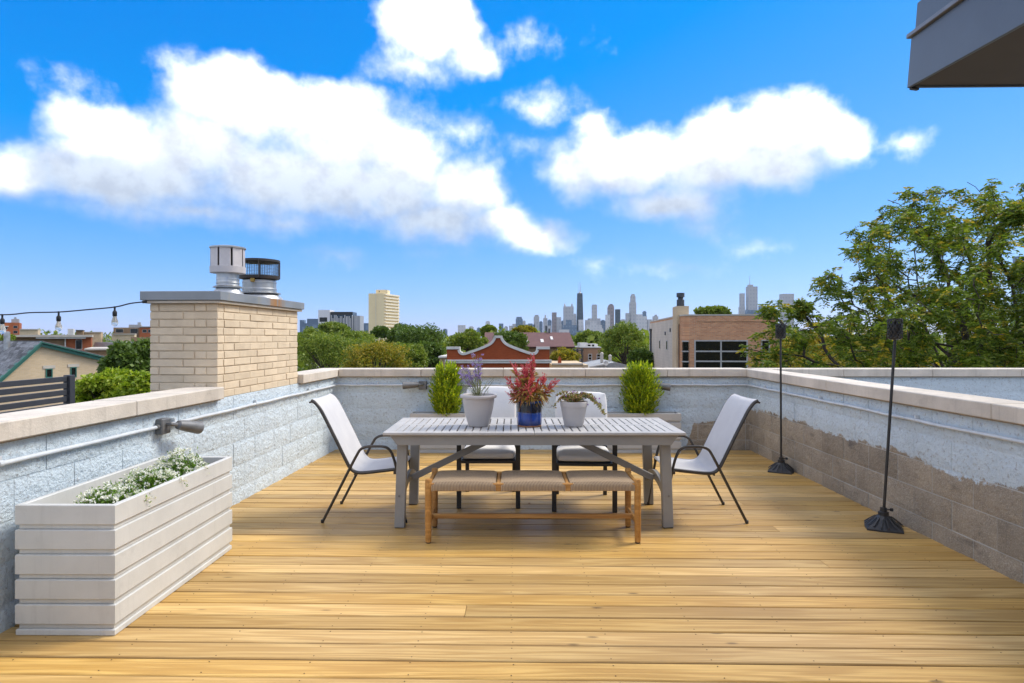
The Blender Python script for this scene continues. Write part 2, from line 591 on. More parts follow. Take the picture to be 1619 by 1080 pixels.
def stained(name, c, c2, dirt, rough, amount, bump):
    """weathered plain surface: soft mottling, rain streaks, grime blotches and a few scuffs"""
    m, k, bs, out = new_mat(name)
    pos = k.n('ShaderNodeNewGeometry').outputs['Position']
    oi = k.n('ShaderNodeObjectInfo')
    col = k.mix(k.smooth(k.noise(pos, 3.0, 6, 0.6), 0.3, 0.7), c, c2)
    streak = k.smooth(k.noise(k.vmath('MULTIPLY', pos, (22, 22, 1.4)), 1.0, 5, 0.65), 0.52, 0.78)
    blot = k.smooth(k.noise(pos, 6.5, 7, 0.7), 0.54, 0.74)
    scuff = k.smooth(k.noise(k.vmath('MULTIPLY', pos, (9, 9, 60)), 1.0, 5, 0.75), 0.70, 0.76)
    f = k.math('MAXIMUM', k.math('MULTIPLY', streak, 0.75), k.math('MAXIMUM', k.math('MULTIPLY', blot, 0.7), k.math('MULTIPLY', scuff, 0.9)))
    col = k.mix(k.math('MULTIPLY', f, amount), col, dirt)
    v = k.math('MULTIPLY_ADD', oi.outputs['Random'], 0.12, 0.94)
    k.put(bs.inputs['Base Color'], k.mix(1.0, col, k.comb(v, v, v), 'MULTIPLY'))
    bs.inputs['Roughness'].default_value = rough
    b = k.n('ShaderNodeBump')
    b.inputs['Distance'].default_value = bump
    k.put(b.inputs['Height'], k.noise(pos, 80.0, 5, 0.6))
    k.put(bs.inputs['Normal'], b.outputs[0])
    return m


wood_mat('deck_wood', (0.585, 0.385, 0.138), (0.485, 0.293, 0.088), (0.32, 0.18, 0.055))
wood_mat('bench_wood', (0.50, 0.27, 0.085), (0.42, 0.21, 0.06), (0.26, 0.12, 0.035), rough=0.5, along=0, grain=0.9, rnd=0.06)
block_mat('block'); block_mat('mortar', True)
stained('limestone', (0.64, 0.575, 0.495), (0.50, 0.45, 0.385), (0.27, 0.235, 0.195), 0.85, 0.55, 0.0025)
simple('sealant', (0.36, 0.30, 0.24), 0.8)
simple('conduit_paint', (0.60, 0.635, 0.66), 0.5, (0.50, 0.53, 0.56), 12)
stained('planter', (0.565, 0.565, 0.545), (0.50, 0.50, 0.48), (0.25, 0.245, 0.235), 0.55, 0.30, 0.0006)
simple('planter_grey', (0.47, 0.465, 0.45), 0.55, (0.38, 0.38, 0.37), 2.5, 0.0006, 300)
simple('soil', (0.045, 0.032, 0.022), 0.95, (0.09, 0.065, 0.045), 30, 0.01, 60)
simple('grey_paint', (0.27, 0.265, 0.25), 0.5, (0.235, 0.23, 0.22), 5, 0.0005, 120, stretch=(1, 1, 1))
simple('table_top', (0.44, 0.425, 0.405), 0.6, (0.36, 0.35, 0.335), 5, 0.0006, 90, rnd=0.06)
simple('chair_metal', (0.075, 0.066, 0.058), 0.38, (0.055, 0.05, 0.045), 9, metal=0.6)
simple('sling', (0.55, 0.54, 0.54), 0.8, (0.51, 0.50, 0.505), 8, 0.0008, 420)
simple('black_metal', (0.018, 0.018, 0.02), 0.42, (0.03, 0.03, 0.03), 12)
simple('cushion', (0.74, 0.725, 0.71), 0.9, (0.74, 0.725, 0.70), 5, 0.002, 40)
simple('plastic_pot', (0.47, 0.44, 0.43), 0.55, (0.43, 0.405, 0.395), 4, 0.0004, 200)
simple('terracotta', (0.36, 0.16, 0.08), 0.8)
simple('tin', (0.50, 0.515, 0.53), 0.42, (0.36, 0.365, 0.36), 5, 0.001, 25, metal=0.75)
simple('tin_pale', (0.62, 0.58, 0.575), 0.5, (0.50, 0.47, 0.465), 6, metal=0.35)
simple('rust_mesh', (0.05, 0.05, 0.052), 0.5, (0.075, 0.06, 0.05), 14, metal=0.5)
simple('lamp_grey', (0.20, 0.20, 0.20), 0.5, (0.14, 0.14, 0.14), 14, metal=0.4)
simple('cream', (0.60, 0.54, 0.45), 0.7)
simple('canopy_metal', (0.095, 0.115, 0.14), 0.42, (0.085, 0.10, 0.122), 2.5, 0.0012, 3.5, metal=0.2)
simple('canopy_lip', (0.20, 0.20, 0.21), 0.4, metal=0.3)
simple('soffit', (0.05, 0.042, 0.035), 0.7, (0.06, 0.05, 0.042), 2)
simple('cable', (0.012, 0.012, 0.012), 0.6)
simple('concrete', (0.30, 0.29, 0.28), 0.9, (0.22, 0.215, 0.21), 1.0, 0.003, 20)
simple('fence_metal', (0.032, 0.034, 0.042), 0.5, (0.04, 0.042, 0.05), 6)
simple('bark', (0.045, 0.034, 0.026), 0.95, (0.075, 0.06, 0.048), 8, 0.02, 25)
simple('stem', (0.20, 0.22, 0.09), 0.7)

# ================================================================== THE SETTING
GROUND = -9.0
m, k, bs, out = new_mat('ground')
gp = k.n('ShaderNodeNewGeometry').outputs['Position']
gn = k.noise(gp, 0.03, 6, 0.6)
k.put(bs.inputs['Base Color'], k.ramp(gn, [(0.35, (0.05, 0.07, 0.025)), (0.5, (0.09, 0.09, 0.075)), (0.62, (0.16, 0.15, 0.14)), (0.7, (0.06, 0.08, 0.03))]))
bs.inputs['Roughness'].default_value = 0.95
mb = MB(); mb.add([(-12000, -3000, GROUND), (12000, -3000, GROUND), (12000, 14000, GROUND), (-12000, 14000, GROUND)], [(0, 1, 2, 3)])
prop(mb.build('ground', MATS['ground']), 'green and grey city ground far below the terrace', None, None, 'structure')

mb = MB(); mb.box(-2.95, 7.5, -6.0, 8.15, GROUND, -0.12)
prop(mb.build('terrace_slab', MATS['concrete']), 'concrete roof slab under the wooden deck', None, None, 'structure')

# deck: every board its own piece, laid across the view
DECK_ROT = math.radians(-1.1)
dk = MB()
for i in range(14): dk.box(-2.9 + i * 0.44, -2.86 + i * 0.44, -1.5, 7.95, -0.118, -0.029)
deck = dk.build('deck', simple('joist', (0.12, 0.08, 0.04), 0.9))
prop(deck, 'yellow pine boards of the roof deck', None, None, 'structure')
PITCH, BW = 0.1436, 0.1362


def plank_mesh(x0, x1, tag):
    b = 0.0055
    prof = [(-BW / 2, -0.028), (BW / 2, -0.028), (BW / 2, -b), (BW / 2 - b, 0), (-BW / 2 + b, 0), (-BW / 2, -b)]
    q = MB(); n = len(prof)
    q.add([(x0, y, z) for y, z in prof] + [(x1, y, z) for y, z in prof],
          [tuple(range(n))[::-1], tuple(range(n, 2 * n))] + [(i, (i + 1) % n, (i + 1) % n + n, i + n) for i in range(n)])
    return q.mesh('plank' + tag, MATS['deck_wood'])


full = plank_mesh(-2.75, 3.10, '_full')
screws = MB()
cr, sr = math.cos(DECK_ROT), math.sin(DECK_ROT)
n_pl = int((7.95 + 1.4) / PITCH)
rr = random.Random(3)
for i in range(n_pl):
    y = -1.35 + i * PITCH
    pieces = [(-2.75, 3.10)]
    if i % 5 == 2:
        j = rr.choice([-1.56, -0.24, 1.08, 1.96]); pieces = [(-2.75, j - 0.0015), (j + 0.0015, 3.10)]
    for (a, c) in pieces:
        me = full if (a, c) == (-2.75, 3.10) else plank_mesh(a, c, '_cut')
        link('plank', me, deck, (0, y, rr.uniform(-0.0012, 0.0012)), (0, 0, DECK_ROT))
    for s in range(13):
        xs = -2.64 + s * 0.44
        for oy in (-0.045, 0.045):
            xx, yy = xs + rr.uniform(-.006, .006), oy + rr.uniform(-.006, .006)
            screws.lathe([(0.0034, 0.0008), (0.0034, 0.0016), (0.0, 0.0010)], 6, (xx * cr - yy * sr, y + xx * sr + yy * cr, 0.0))
so = screws.build('screw_heads', simple('screw', (0.13, 0.085, 0.04), 0.6, metal=0.4), deck)
so['kind'] = 'stuff'

# ------------------------------------------------------------------ parapet walls
def block_mesh(L, Hh, seed, nx=7, nz=4):
    r = np.random.default_rng(seed)
    q = MB()
    vs = []
    for j in range(nz + 1):
        for i in range(nx + 1):
            edge = i in (0, nx) or j in (0, nz)
            y = 0.0015 if edge else -float(r.uniform(0.0, 0.011))
            vs.append((L * i / nx, y, Hh * j / nz))
    fs = [(j * (nx + 1) + i, j * (nx + 1) + i + 1, (j + 1) * (nx + 1) + i + 1, (j + 1) * (nx + 1) + i) for j in range(nz) for i in range(nx)]
    q.add(vs, fs)
    q.add([(0, .003, 0), (L, .003, 0), (L, .003, Hh), (0, .003, Hh), (0, .05, 0), (L, .05, 0), (L, .05, Hh), (0, .05, Hh)],
          [(0, 4, 5, 1), (1, 5, 6, 2), (2, 6, 7, 3), (3, 7, 4, 0)])
    return q.mesh('block', MATS['block'], True)


JT = 0.007
BLOCKS = [block_mesh(0.4 - JT, 0.2 - JT, s) for s in range(10)]
HALVES = [block_mesh(0.2 - JT, 0.2 - JT, 50 + s, 4, 4) for s in range(4)]
WTOP, CTOP = 0.925, 1.021


def parapet(label, p0, p1, coping, seed, zlow=-0.075, dz=0.0):
    p0, p1 = Vector(p0), Vector(p1)
    d = p1 - p0
    L = d.length
    rz = math.atan2(d.y, d.x)
    t = thing('parapet_wall', (p0.x, p0.y, 0), label, 'wall', None, rz)
    core = MB(); core.box(0, L, 0.0035, 0.2, zlow, WTOP - 0.001)
    core.build('mortar_core', MATS['mortar'], t)
    r = random.Random(seed)
    z, row = WTOP - 0.2, 0
    while z > zlow - 0.01:
        x = 0.0
        if row % 2:
            link('block', r.choice(HALVES), t, (x, 0, z)); x += 0.2
        while x < L - 0.05:
            rest = L - x
            if rest >= 0.38:
                link('block', r.choice(BLOCKS), t, (x, r.uniform(-.002, .002), z)); x += 0.4
            else:
                link('block', r.choice(HALVES), t, (x, 0, z)); x += 0.2
        z -= 0.2; row += 1
    for (a, c) in coping:
        n = max(1, round((c - a) / 1.05))
        for i in range(n):
            q = MB()
            x0, x1 = a + (c - a) * i / n, a + (c - a) * (i + 1) / n
            q.bbox(x0 + 0.002, x1 - 0.002, -0.055, 0.235, WTOP + dz, CTOP + dz + r.uniform(-.0012, .0012), 0.006)
            q.build('coping_stone', MATS['limestone'], t)
        q = MB(); q.box(a, c, -0.022, 0.19, WTOP - 0.012 + dz, WTOP - 0.0005 + dz)
        q.build('sealant_joint', MATS['sealant'], t)
    return t


def lx(y): return -2.605 + 0.0475 * y        # face of the wall on the planter side
def rx_(y): return 2.90 + 0.012 * y          # face of the wall on the torch side
YB = 7.9                                      # face of the end wall


def along_left(y): return (y + 1.5) / math.cos(math.atan(0.0475))


CH0, CH1 = 5.04, 6.70
left_wall = parapet('pale painted block parapet behind the large planter, carrying the brick chimney', (lx(-1.5), -1.5), (lx(8.1), 8.1),
                    [(0, along_left(CH0) - 0.004), (along_left(CH1) + 0.004, along_left(8.13))], 1, dz=-0.002)
back_wall = parapet('pale blue painted block parapet across the end of the deck', (lx(YB) - 0.02, YB), (3.02, YB), [(0.078, 5.23)], 2)
right_wall = parapet('half painted block parapet beside the two torches, bare brown block below', (rx_(YB + .1), YB + 0.1), (rx_(0.72), 0.72), [(0.159, 7.27)], 3, dz=-0.002)
side_wall = parapet('pale block parapet of the next terrace, seen beyond the torches', (3.22, YB), (8.6, YB), [(-0.176, 5.4)], 4)

# conduits screwed to the walls
def conduit(label, p0, p1, seed):
    p0, p1 = Vector(p0), Vector(p1)
    d = p1 - p0
    t = thing('conduit', (p0.x, p0.y, 0.817), label, 'conduit', None, math.atan2(d.y, d.x))
    L = d.length
    r = random.Random(seed)
    q = MB()
    pts = [(L * i / 24, -0.027 + r.uniform(-.002, .002), r.uniform(-.004, .004)) for i in range(25)]
    q.tube(pts, 0.0125, 10)
    q.build('pipe', MATS['conduit_paint'], t, True)
    x = 0.5
    while x < L - 0.1:
        s = MB()
        s.tube([(x - .012, -0.027, 0), (x + .012, -0.027, 0)], 0.0155, 10)
        s.bbox(x - .01, x + .01, -0.03, 0.0, 0.008, 0.035, 0.002)
        s.build('strap', MATS['conduit_paint'], t)
        x += r.uniform(1.0, 1.5)
    return t


conduit('painted conduit running along the wall behind the large planter', (lx(-1.4), -1.4), (lx(7.86), 7.86), 1)
conduit('painted conduit running along the end wall behind the shrubs', (lx(YB) + .04, YB), (2.97, YB), 2)
conduit('painted conduit running along the wall behind the torches', (rx_(7.85), 7.85), (rx_(0.8), 0.8), 3)

# flood lights on the conduits
def floodlight(label, loc, rz, yaw, pitch, z=0.817):
    t = thing('wall_floodlight', (loc[0], loc[1], z), label, 'light', 'bullet flood lights on the walls', rz)
    q = MB(); q.bbox(-0.05, 0.05, -0.055, -0.002, -0.055, 0.05, 0.006)
    q.tube([(-0.075, -0.028, 0), (-0.05, -0.028, 0)], 0.017, 10)
    q.build('junction_box', MATS['lamp_grey'], t)
    j = Vector((0.0, -0.055, 0.012))
    d = Euler((0, 0, yaw)).to_matrix() @ (Euler((0, pitch, 0)).to_matrix() @ Vector((1, 0, 0)))
    d = Vector((d.x, d.y - 0.25, d.z)).normalized()
    q = MB(); q.tube([j, j + Vector((0, -0.03, 0)), j + Vector((0, -0.04, 0)) + d * 0.05], 0.013, 8)
    q.build('knuckle', MATS['lamp_grey'], t, True)
    a = j + Vector((0, -0.04, 0)) + d * 0.04
    q = MB()
    q.tube([a, a + d * 0.012, a + d * 0.05, a + d * 0.13, a + d * 0.20], [0.012, 0.03, 0.036, 0.042, 0.046], 16, caps=False)
    q.tube([a + d * 0.20, a + d * 0.135], [0.042, 0.038], 16, caps=True)
    q.tube([a + d * 0.20, a + d * 0.2005], [0.046, 0.042], 16, caps=False)
    q.build('lamp_housing', MATS['lamp_grey'], t, True)
    q = MB(); q.tube([a + d * 0.136, a + d * 0.142], 0.0375, 16)
    q.build('lens', simple('lens', (0.02, 0.02, 0.02), 0.1), t)
    return t


aL = math.radians(90) - math.atan(0.0475)
floodlight('grey flood light pointing along the wall above the large planter', (lx(4.26), 4.26), aL, 0.0, math.radians(14))
floodlight('grey flood light on the end wall beside the shrub behind the lavender', (-1.12, YB), 0, math.pi, math.radians(2))
floodlight('grey flood light on the end wall half hidden by the shrub nearer the torches', (1.73, YB), 0, 0.05, math.radians(8))

# ------------------------------------------------------------------ brick chimney
brick_col = simple('chimney_brick', (0.68, 0.565, 0.41), 0.85, (0.60, 0.49, 0.35), 7, 0.003, 70, rnd=0.08, world=True)
ch = thing('chimney', (lx(CH0) - 0.004, CH0, 0.0), 'cream brick chimney with a metal cap rising from the wall', 'chimney', None, -math.atan(0.0475))
CW, CL, CZ0, CZ1 = 0.56, 1.66, 0.922, 1.69
q = MB(); q.box(-CW + .006, -0.006, 0.006, CL - .006, GROUND, CZ1)
q.build('mortar_core', simple('chimney_mortar', (0.56, 0.455, 0.325), 0.95), ch)
NR = 12
hc = (CZ1 - CZ0) / NR
cache = {}


def brick(name, l, d, h, mat, ch_=0.0025):
    kk = (round(l, 4), round(d, 4), round(h, 4), mat.name)
    if kk not in cache:
        b_ = MB(); b_.bbox(0, l, 0, d, 0, h, ch_); cache[kk] = b_.mesh(name, mat)
    return cache[kk]


J = 0.009
rb = random.Random(11)
for i in range(NR):
    z = CZ0 + i * hc
    # face towards the deck door
    ws = [0.28, 0.28] if i % 2 == 0 else [0.08, 0.295, 0.097, 0.088]
    x = -CW
    if i % 2: ws = ws[:-1]
    for j, wd in enumerate(ws):
        link('brick', brick('brick', wd - J * (j < len(ws) - 1 or i % 2), 0.09, hc - J, brick_col), ch, (x, rb.uniform(-.003, .003), z + J / 2)); x += wd
    # face along the wall (local +x), bricks turned a quarter
    ls = [0.18, 0.295, 0.295, 0.295, 0.295, 0.21] if i % 2 == 0 else [0.10, 0.235, 0.295, 0.295, 0.295, 0.26]
    y = 0.0 if i % 2 else 0.09 + J
    ls = [v * (CL - y) / sum(ls) for v in ls]
    for wd in ls:
        link('brick', brick('brick', wd - J, 0.09, hc - J, brick_col), ch, (rb.uniform(-.003, .003), y, z + J / 2), (0, 0, math.radians(90))); y += wd
    # outer face
    x = -CW
q = MB(); q.bbox(-CW - .035, .035, -.035, CL + .035, CZ1 + 0.002, CZ1 + 0.024, 0.003)
q.build('drip_board', MATS['cream'], ch)
# metal cap with rust stain
m, k, bs, out = new_mat('cap_metal')
tcn = k.n('ShaderNodeTexCoord').outputs['Object']
s = k.n('ShaderNodeSeparateXYZ'); k.put(s.inputs[0], tcn)
streak = k.noise(k.vmath('MULTIPLY', tcn, (14, 14, 0.8)), 1.0, 4, 0.6)
spot = k.math('MULTIPLY', k.smooth(s.outputs[1], 0.75, 0.98), k.smooth(s.outputs[1], 1.25, 1.0))
spot = k.math('MULTIPLY', spot, k.smooth(streak, 0.35, 0.6))
c = k.mix(k.smooth(k.noise(tcn, 3, 4), 0.3, 0.7), (0.30, 0.32, 0.345), (0.23, 0.25, 0.265))
c = k.mix(k.math('MULTIPLY', k.smooth(streak, 0.5, 0.8), k.math('MULTIPLY', k.smooth(s.outputs[1], 0.05, 0.1), 0.6)), c, (0.36, 0.31, 0.19))
k.put(bs.inputs['Base Color'], k.mix(spot, c, (0.42, 0.20, 0.05)))
bs.inputs['Metallic'].default_value = 0.35; bs.inputs['Roughness'].default_value = 0.5
q = MB(); q.bbox(-CW - .052, .052, -.052, CL + .052, CZ1 + 0.026, CZ1 + 0.098, 0.003)
q.build('metal_cap', MATS['cap_metal'], ch)
for (x, y) in ((-0.33, 0.5), (-0.26, 0.52)):
    q = MB(); q.lathe([(0.018, 0), (0.018, 0.02), (0.012, 0.024), (0.0, 0.024)], 10, (x, y, CZ1 + 0.098)); q.build('cap_bolt', MATS['tin'], ch)

# flue caps on the chimney
ztop = CZ1 + 0.098
fl = thing('flue_cap', (-2.55, 5.62, ztop), 'slim pale louvred flue cap on the chimney, the taller one', 'vent')
q = MB()
q.lathe([(0.15, 0), (0.125, 0.03), (0.094, 0.075), (0.094, 0.20)], 28)
q.build('neck', MATS['tin'], fl, True)
for z, r in ((0.075, 0.125), (0.11, 0.099), (0.145, 0.098)):
    q = MB(); q.lathe([(r - .03, z + .012), (r, z), (r, z + .006), (0.09, z + .022)], 28); q.build('collar', MATS['tin'], fl, True)
q = MB(); q.lathe([(0.09, 0.20), (0.148, 0.205), (0.150, 0.26), (0.143, 0.262), (0.10, 0.262)], 32); q.build('lower_ring', MATS['tin_pale'], fl, True)
for i in range(8):
    a = math.radians(22.5 + 45 * i - 8)
    M = Matrix.Rotation(a, 4, 'Z')
    q = MB(); q.bbox(0.128, 0.137, -0.046, 0.046, 0.255, 0.425, 0.002, M); q.build('louvre', MATS['tin_pale'], fl)
q = MB(); q.lathe([(0.07, 0.25), (0.07, 0.42)], 20); q.build('inner_flue', MATS['black_metal'], fl)
q = MB(); q.lathe([(0.146, 0.42), (0.152, 0.424), (0.152, 0.436), (0.10, 0.446), (0, 0.45)], 32); q.build('lid', MATS['tin'], fl, True)

f2 = thing('flue_cap', (-2.50, 6.20, ztop), 'wide flue cap with a round wire cage on the chimney', 'vent')
q = MB(); q.lathe([(0.222, 0.0), (0.215, 0.02), (0.16, 0.065), (0.155, 0.19)], 32); q.build('neck', MATS['tin'], f2, True)
for z, r in ((0.06, 0.20), (0.10, 0.162), (0.165, 0.161)):
    q = MB(); q.lathe([(r - .02, z + .01), (r, z), (r, z + .006), (0.155, z + .02)], 32); q.build('collar', MATS['tin'], f2, True)
q = MB(); q.lathe([(0.12, 0.19), (0.186, 0.205), (0.19, 0.235), (0.178, 0.237), (0.12, 0.20)], 36); q.build('lower_ring', MATS['rust_mesh'], f2, True)
q = MB()
for i in range(48):
    a = 2 * math.pi * i / 48
    q.tube([(0.184 * math.cos(a), 0.184 * math.sin(a), 0.23), (0.184 * math.cos(a), 0.184 * math.sin(a), 0.37)], 0.0016, 4)
for z in np.linspace(0.245, 0.36, 9):
    q.tube([(0.184 * math.cos(a), 0.184 * math.sin(a), z) for a in np.linspace(0, 2 * math.pi, 40)], 0.0014, 4, False)
q.build('wire_cage', MATS['rust_mesh'], f2)
for i in range(4):
    a = math.radians(20 + 90 * i)
    q = MB(); q.bar((0.188 * math.cos(a), 0.188 * math.sin(a), 0.21), (0.188 * math.cos(a), 0.188 * math.sin(a), 0.385), 0.006, 0.02); q.build('cage_post', MATS['rust_mesh'], f2)
q = MB(); q.lathe([(0.182, 0.368), (0.193, 0.37), (0.193, 0.392), (0.15, 0.398), (0, 0.40)], 36); q.build('lid', MATS['rust_mesh'], f2, True)
q = MB(); q.bbox(-0.02, 0.02, -0.178, -0.155, 0.165, 0.205, 0.004); q.build('latch', simple('brass', (0.45, 0.30, 0.08), 0.5, metal=0.5), f2)

# ------------------------------------------------------------------ canopy of the house behind the viewer
pen = thing('penthouse', (2.4, 0.7, -0.1), 'brick stair house beside the viewer that carries the grey canopy', 'building')
q = MB(); q.box(0, 4.4, -5.0, 0.0, 0, 2.42)
q.build('wall', brick_mat('pent_brick', (0.45, 0.36, 0.26), (0.40, 0.31, 0.22), (0.45, 0.42, 0.38)), pen)
q = MB(); q.bbox(-0.05, -0.001, -2.6, -1.6, 0.1, 2.15, 0.006); q.build('door', MATS['black_metal'], pen)

C = Vector((2.22, 3.5, 2.815))
back = -Vector((0.177, 1.0, 0.146)).normalized()
side = Vector((1.0, -0.02, 0.0)).normalized()
up = side.cross(-back).normalized()
MC = Matrix((side, -back, up)).transposed().to_4x4()       # local x right, y outward, z up
MC.translation = C
can = thing('roof_canopy', tuple(C), 'dark grey metal roof canopy jutting in above the wall', 'canopy')
RC = MC.to_3x3().to_4x4()
LB = 3.1
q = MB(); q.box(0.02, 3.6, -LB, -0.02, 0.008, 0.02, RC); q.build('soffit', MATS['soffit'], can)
q = MB(); q.bbox(-0.012, 0.006, -LB, 0.0, -0.004, 0.262, 0.003, RC); q.bbox(0.006, 3.6, -0.018, 0.0, -0.004, 0.262, 0.003, RC)
q.build('lower_fascia', MATS['canopy_metal'], can)
q = MB(); q.bbox(-0.032, 0.004, -LB, 0.02, 0.262, 0.286, 0.003, RC); q.bbox(0.004, 3.6, -0.016, 0.02, 0.262, 0.286, 0.003, RC)
q.build('drip_edge', MATS['canopy_lip'], can)
q = MB(); q.bbox(0.0, 0.014, -LB, -0.012, 0.286, 0.44, 0.003, RC); q.bbox(0.014, 3.6, -0.026, -0.012, 0.286, 0.44, 0.003, RC)
q.build('upper_fascia', MATS['canopy_metal'], can)
q = MB(); q.box(0.01, 3.6, -LB, -0.02, 0.40, 0.43, RC); q.build('roof_deck', MATS['canopy_metal'], can)
q = MB(); q.bar(RC @ Vector((0.0, -0.02, -0.006)), RC @ Vector((0.05, 0.004, -0.006)), 0.02, 0.02); q.build('corner_clip', MATS['black_metal'], can)

# ================================================================== FURNITURE
def box_planter(label, loc, L, W, Hh, boards, mat, rz=0.0, wall=0.035, soil=0.09):
    """hollow planter of stacked boards; local x length, y width"""
    t = thing('planter', loc, label, 'planter', None, rz)
    base = 0.03
    ph = (Hh - base) / boards
    gap = 0.2 * ph

    def ring(z0, z1, inset, nm):
        q = MB()
        hx, hy, w_ = L / 2 - inset, W / 2 - inset, wall - inset
        # four mitred boards
        b = 0.004
        O = [(-hx, -hy), (hx, -hy), (hx, hy), (-hx, hy)]
        I = [(-hx + w_, -hy + w_), (hx - w_, -hy + w_), (hx - w_, hy - w_), (-hx + w_, hy - w_)]
        Ob = [(x - math.copysign(b, x), y - math.copysign(b, y)) for x, y in O]
        Ib = [(x + math.copysign(b, x), y + math.copysign(b, y)) for x, y in I]
        loops = [[(x, y, z0) for x, y in I], [(x, y, z0) for x, y in Ob], [(x, y, z0 + b) for x, y in O], [(x, y, z1 - b) for x, y in O], [(x, y, z1) for x, y in Ob],
                 [(x, y, z1) for x, y in Ib], [(x, y, z1 - b) for x, y in I]]
        vs = [p for l in loops for p in l]
        nl = len(loops)
        fs = [(4 * i + k_, 4 * i + (k_ + 1) % 4, 4 * ((i + 1) % nl) + (k_ + 1) % 4, 4 * ((i + 1) % nl) + k_) for i in range(nl) for k_ in range(4)]
        q.add(vs, fs)
        q.build(nm, mat, t)
    ring(0.0, base, 0.002, 'plinth')
    for i in range(boards):
        z0 = base + i * ph
        ring(z0 - 0.0005, z0 + gap + 0.0005, 0.012, 'groove_band')
        ring(z0 + gap, z0 + ph, 0.0, 'board')
    q = MB(); q.box(-L / 2 + wall - .002, L / 2 - wall + .002, -W / 2 + wall - .002, W / 2 - wall + .002, Hh - soil - .03, Hh - soil)
    q.build('soil', MATS['soil'], t)
    return t


box_planter('large beige ribbed planter with white flowers standing against the wall', (-2.118, 3.585, 0), 1.222, 0.478, 0.622, 5, MATS['planter'], math.radians(89.5), 0.028, 0.10)
box_planter('grey ribbed planter at the end wall holding the shrub behind the lavender', (-0.70, 7.765, 0), 1.10, 0.215, 0.485, 4, MATS['planter_grey'], 0, 0.025, 0.03)
box_planter('grey ribbed planter at the end wall holding the shrub nearer the torches', (1.52, 7.765, 0), 1.10, 0.215, 0.485, 4, MATS['planter_grey'], 0, 0.025, 0.03)

# ---- dining table
TX, TY0, TY1, TZ, TLEN = 0.163, 4.557, 5.41, 0.725, 2.21
tb = thing('dining_table', (TX, (TY0 + TY1) / 2, 0), 'grey slatted dining table on trestle legs carrying three flower pots', 'table')
hx, hy = TLEN / 2, (TY1 - TY0) / 2
th = 0.022
for s_ in (-1, 1):           # the table opens in the middle, so each long rail is two pieces
    for sx_ in (-1, 1):
        q = MB(); x0, x1 = (0.0012, hx) if sx_ > 0 else (-hx, -0.0012)
        y0, y1 = (-hy, -hy + 0.06) if s_ < 0 else (hy - 0.06, hy)
        q.bbox(x0, x1, y0, y1, TZ - th, TZ, 0.004); q.build('edge_rail', MATS['table_top'], tb)
    q = MB(); a, c = (-hx, -hx + 0.075) if s_ < 0 else (hx - 0.075, hx)
    q.bbox(a, c, -hy + 0.0605, hy - 0.0605, TZ - th, TZ - 0.0008, 0.003); q.build('end_rail', MATS['table_top'], tb)
q = MB(); q.bbox(-hx + 0.0755, hx - 0.0755, -0.022, 0.022, TZ - th, TZ - 0.0006, 0.003); q.build('middle_rail', MATS['table_top'], tb)
NS = 36
span = TLEN - 0.15
pit = span / NS
sl = MB(); sl.bbox(-pit / 2 + 0.0042, pit / 2 - 0.0042, 0, hy - 0.06 - 0.022 - 0.002, TZ - th, TZ - 0.0016, 0.003)
slm = sl.mesh('slat', MATS['table_top'])
for i in range(NS):
    x = -span / 2 + pit * (i + .5)
    link('slat', slm, tb, (x, 0.023, 0)); link('slat', slm, tb, (x, -hy + 0.061, 0))
for s_ in (-1, 1):
    q = MB()
    y0, y1 = (-hy + 0.03, -hy + 0.055) if s_ < 0 else (hy - 0.055, hy - 0.03)
    q.prism([(-hx + .045, TZ - th - .001), (hx - .045, TZ - th - .001), (hx - .10, TZ - th - .075), (-hx + .10, TZ - th - .075)], y0, y1)
    q.build('apron', MATS['grey_paint'], tb)
    q = MB(); q.bbox(s_ * 0.93 - .0125, s_ * 0.93 + .0125, -hy + 0.056, hy - 0.056, TZ - th - .075, TZ - th - .001); q.build('cross_rail', MATS['grey_paint'], tb)
zl = TZ - th - .002
for sx_ in (-1, 1):
    for sy_ in (-1, 1):
        q = MB()
        bx, by = sx_ * 1.0, sy_ * (0.31 if sy_ < 0 else 0.345)
        q.bar((bx, by, 0.004), (bx - sx_ * .022, by - sy_ * 0.012, zl), 0.075, 0.055, up=(0, 1, 0), b=0.004)
        lg = q.build('leg', MATS['grey_paint'], tb)
        q = MB(); q.bbox(bx - .034, bx + .034, by - .024, by + .024, 0, 0.005, .001); q.build('foot_pad', MATS['black_metal'], lg)
        if sy_ < 0:
            q = MB(); q.lathe([(0.008, 0), (0.008, .004), (0, .005)], 10, M=Matrix.Translation((bx, by - .026, 0.24)) @ Matrix.Rotation(math.radians(90), 4, 'X')); q.build('bolt', MATS['lamp_grey'], lg)
    # arched stretcher between the two legs of one end
    q = MB()
    ys = np.linspace(-0.29, 0.325, 13)
    arc = [(float(y), 0.235 + 0.085 * (1 - ((y - 0.018) / 0.31) ** 2)) for y in ys]
    poly = [(y, z - .034) for y, z in arc] + [(y, z + .034) for y, z in arc[::-1]]
    Mx = Matrix(((0, 1, 0, sx_ * 0.985), (1, 0, 0, 0), (0, 0, 1, 0), (0, 0, 0, 1)))
    q.prism(poly, -0.014, 0.014, Mx)
    q.build('stretcher', MATS['grey_paint'], tb)
    q = MB(); q.bar((sx_ * 0.96, 0.0, 0.30), (sx_ * 0.18, 0.0, zl - .02), 0.05, 0.028, up=(0, 1, 0)); q.build('brace', MATS['grey_paint'], tb)

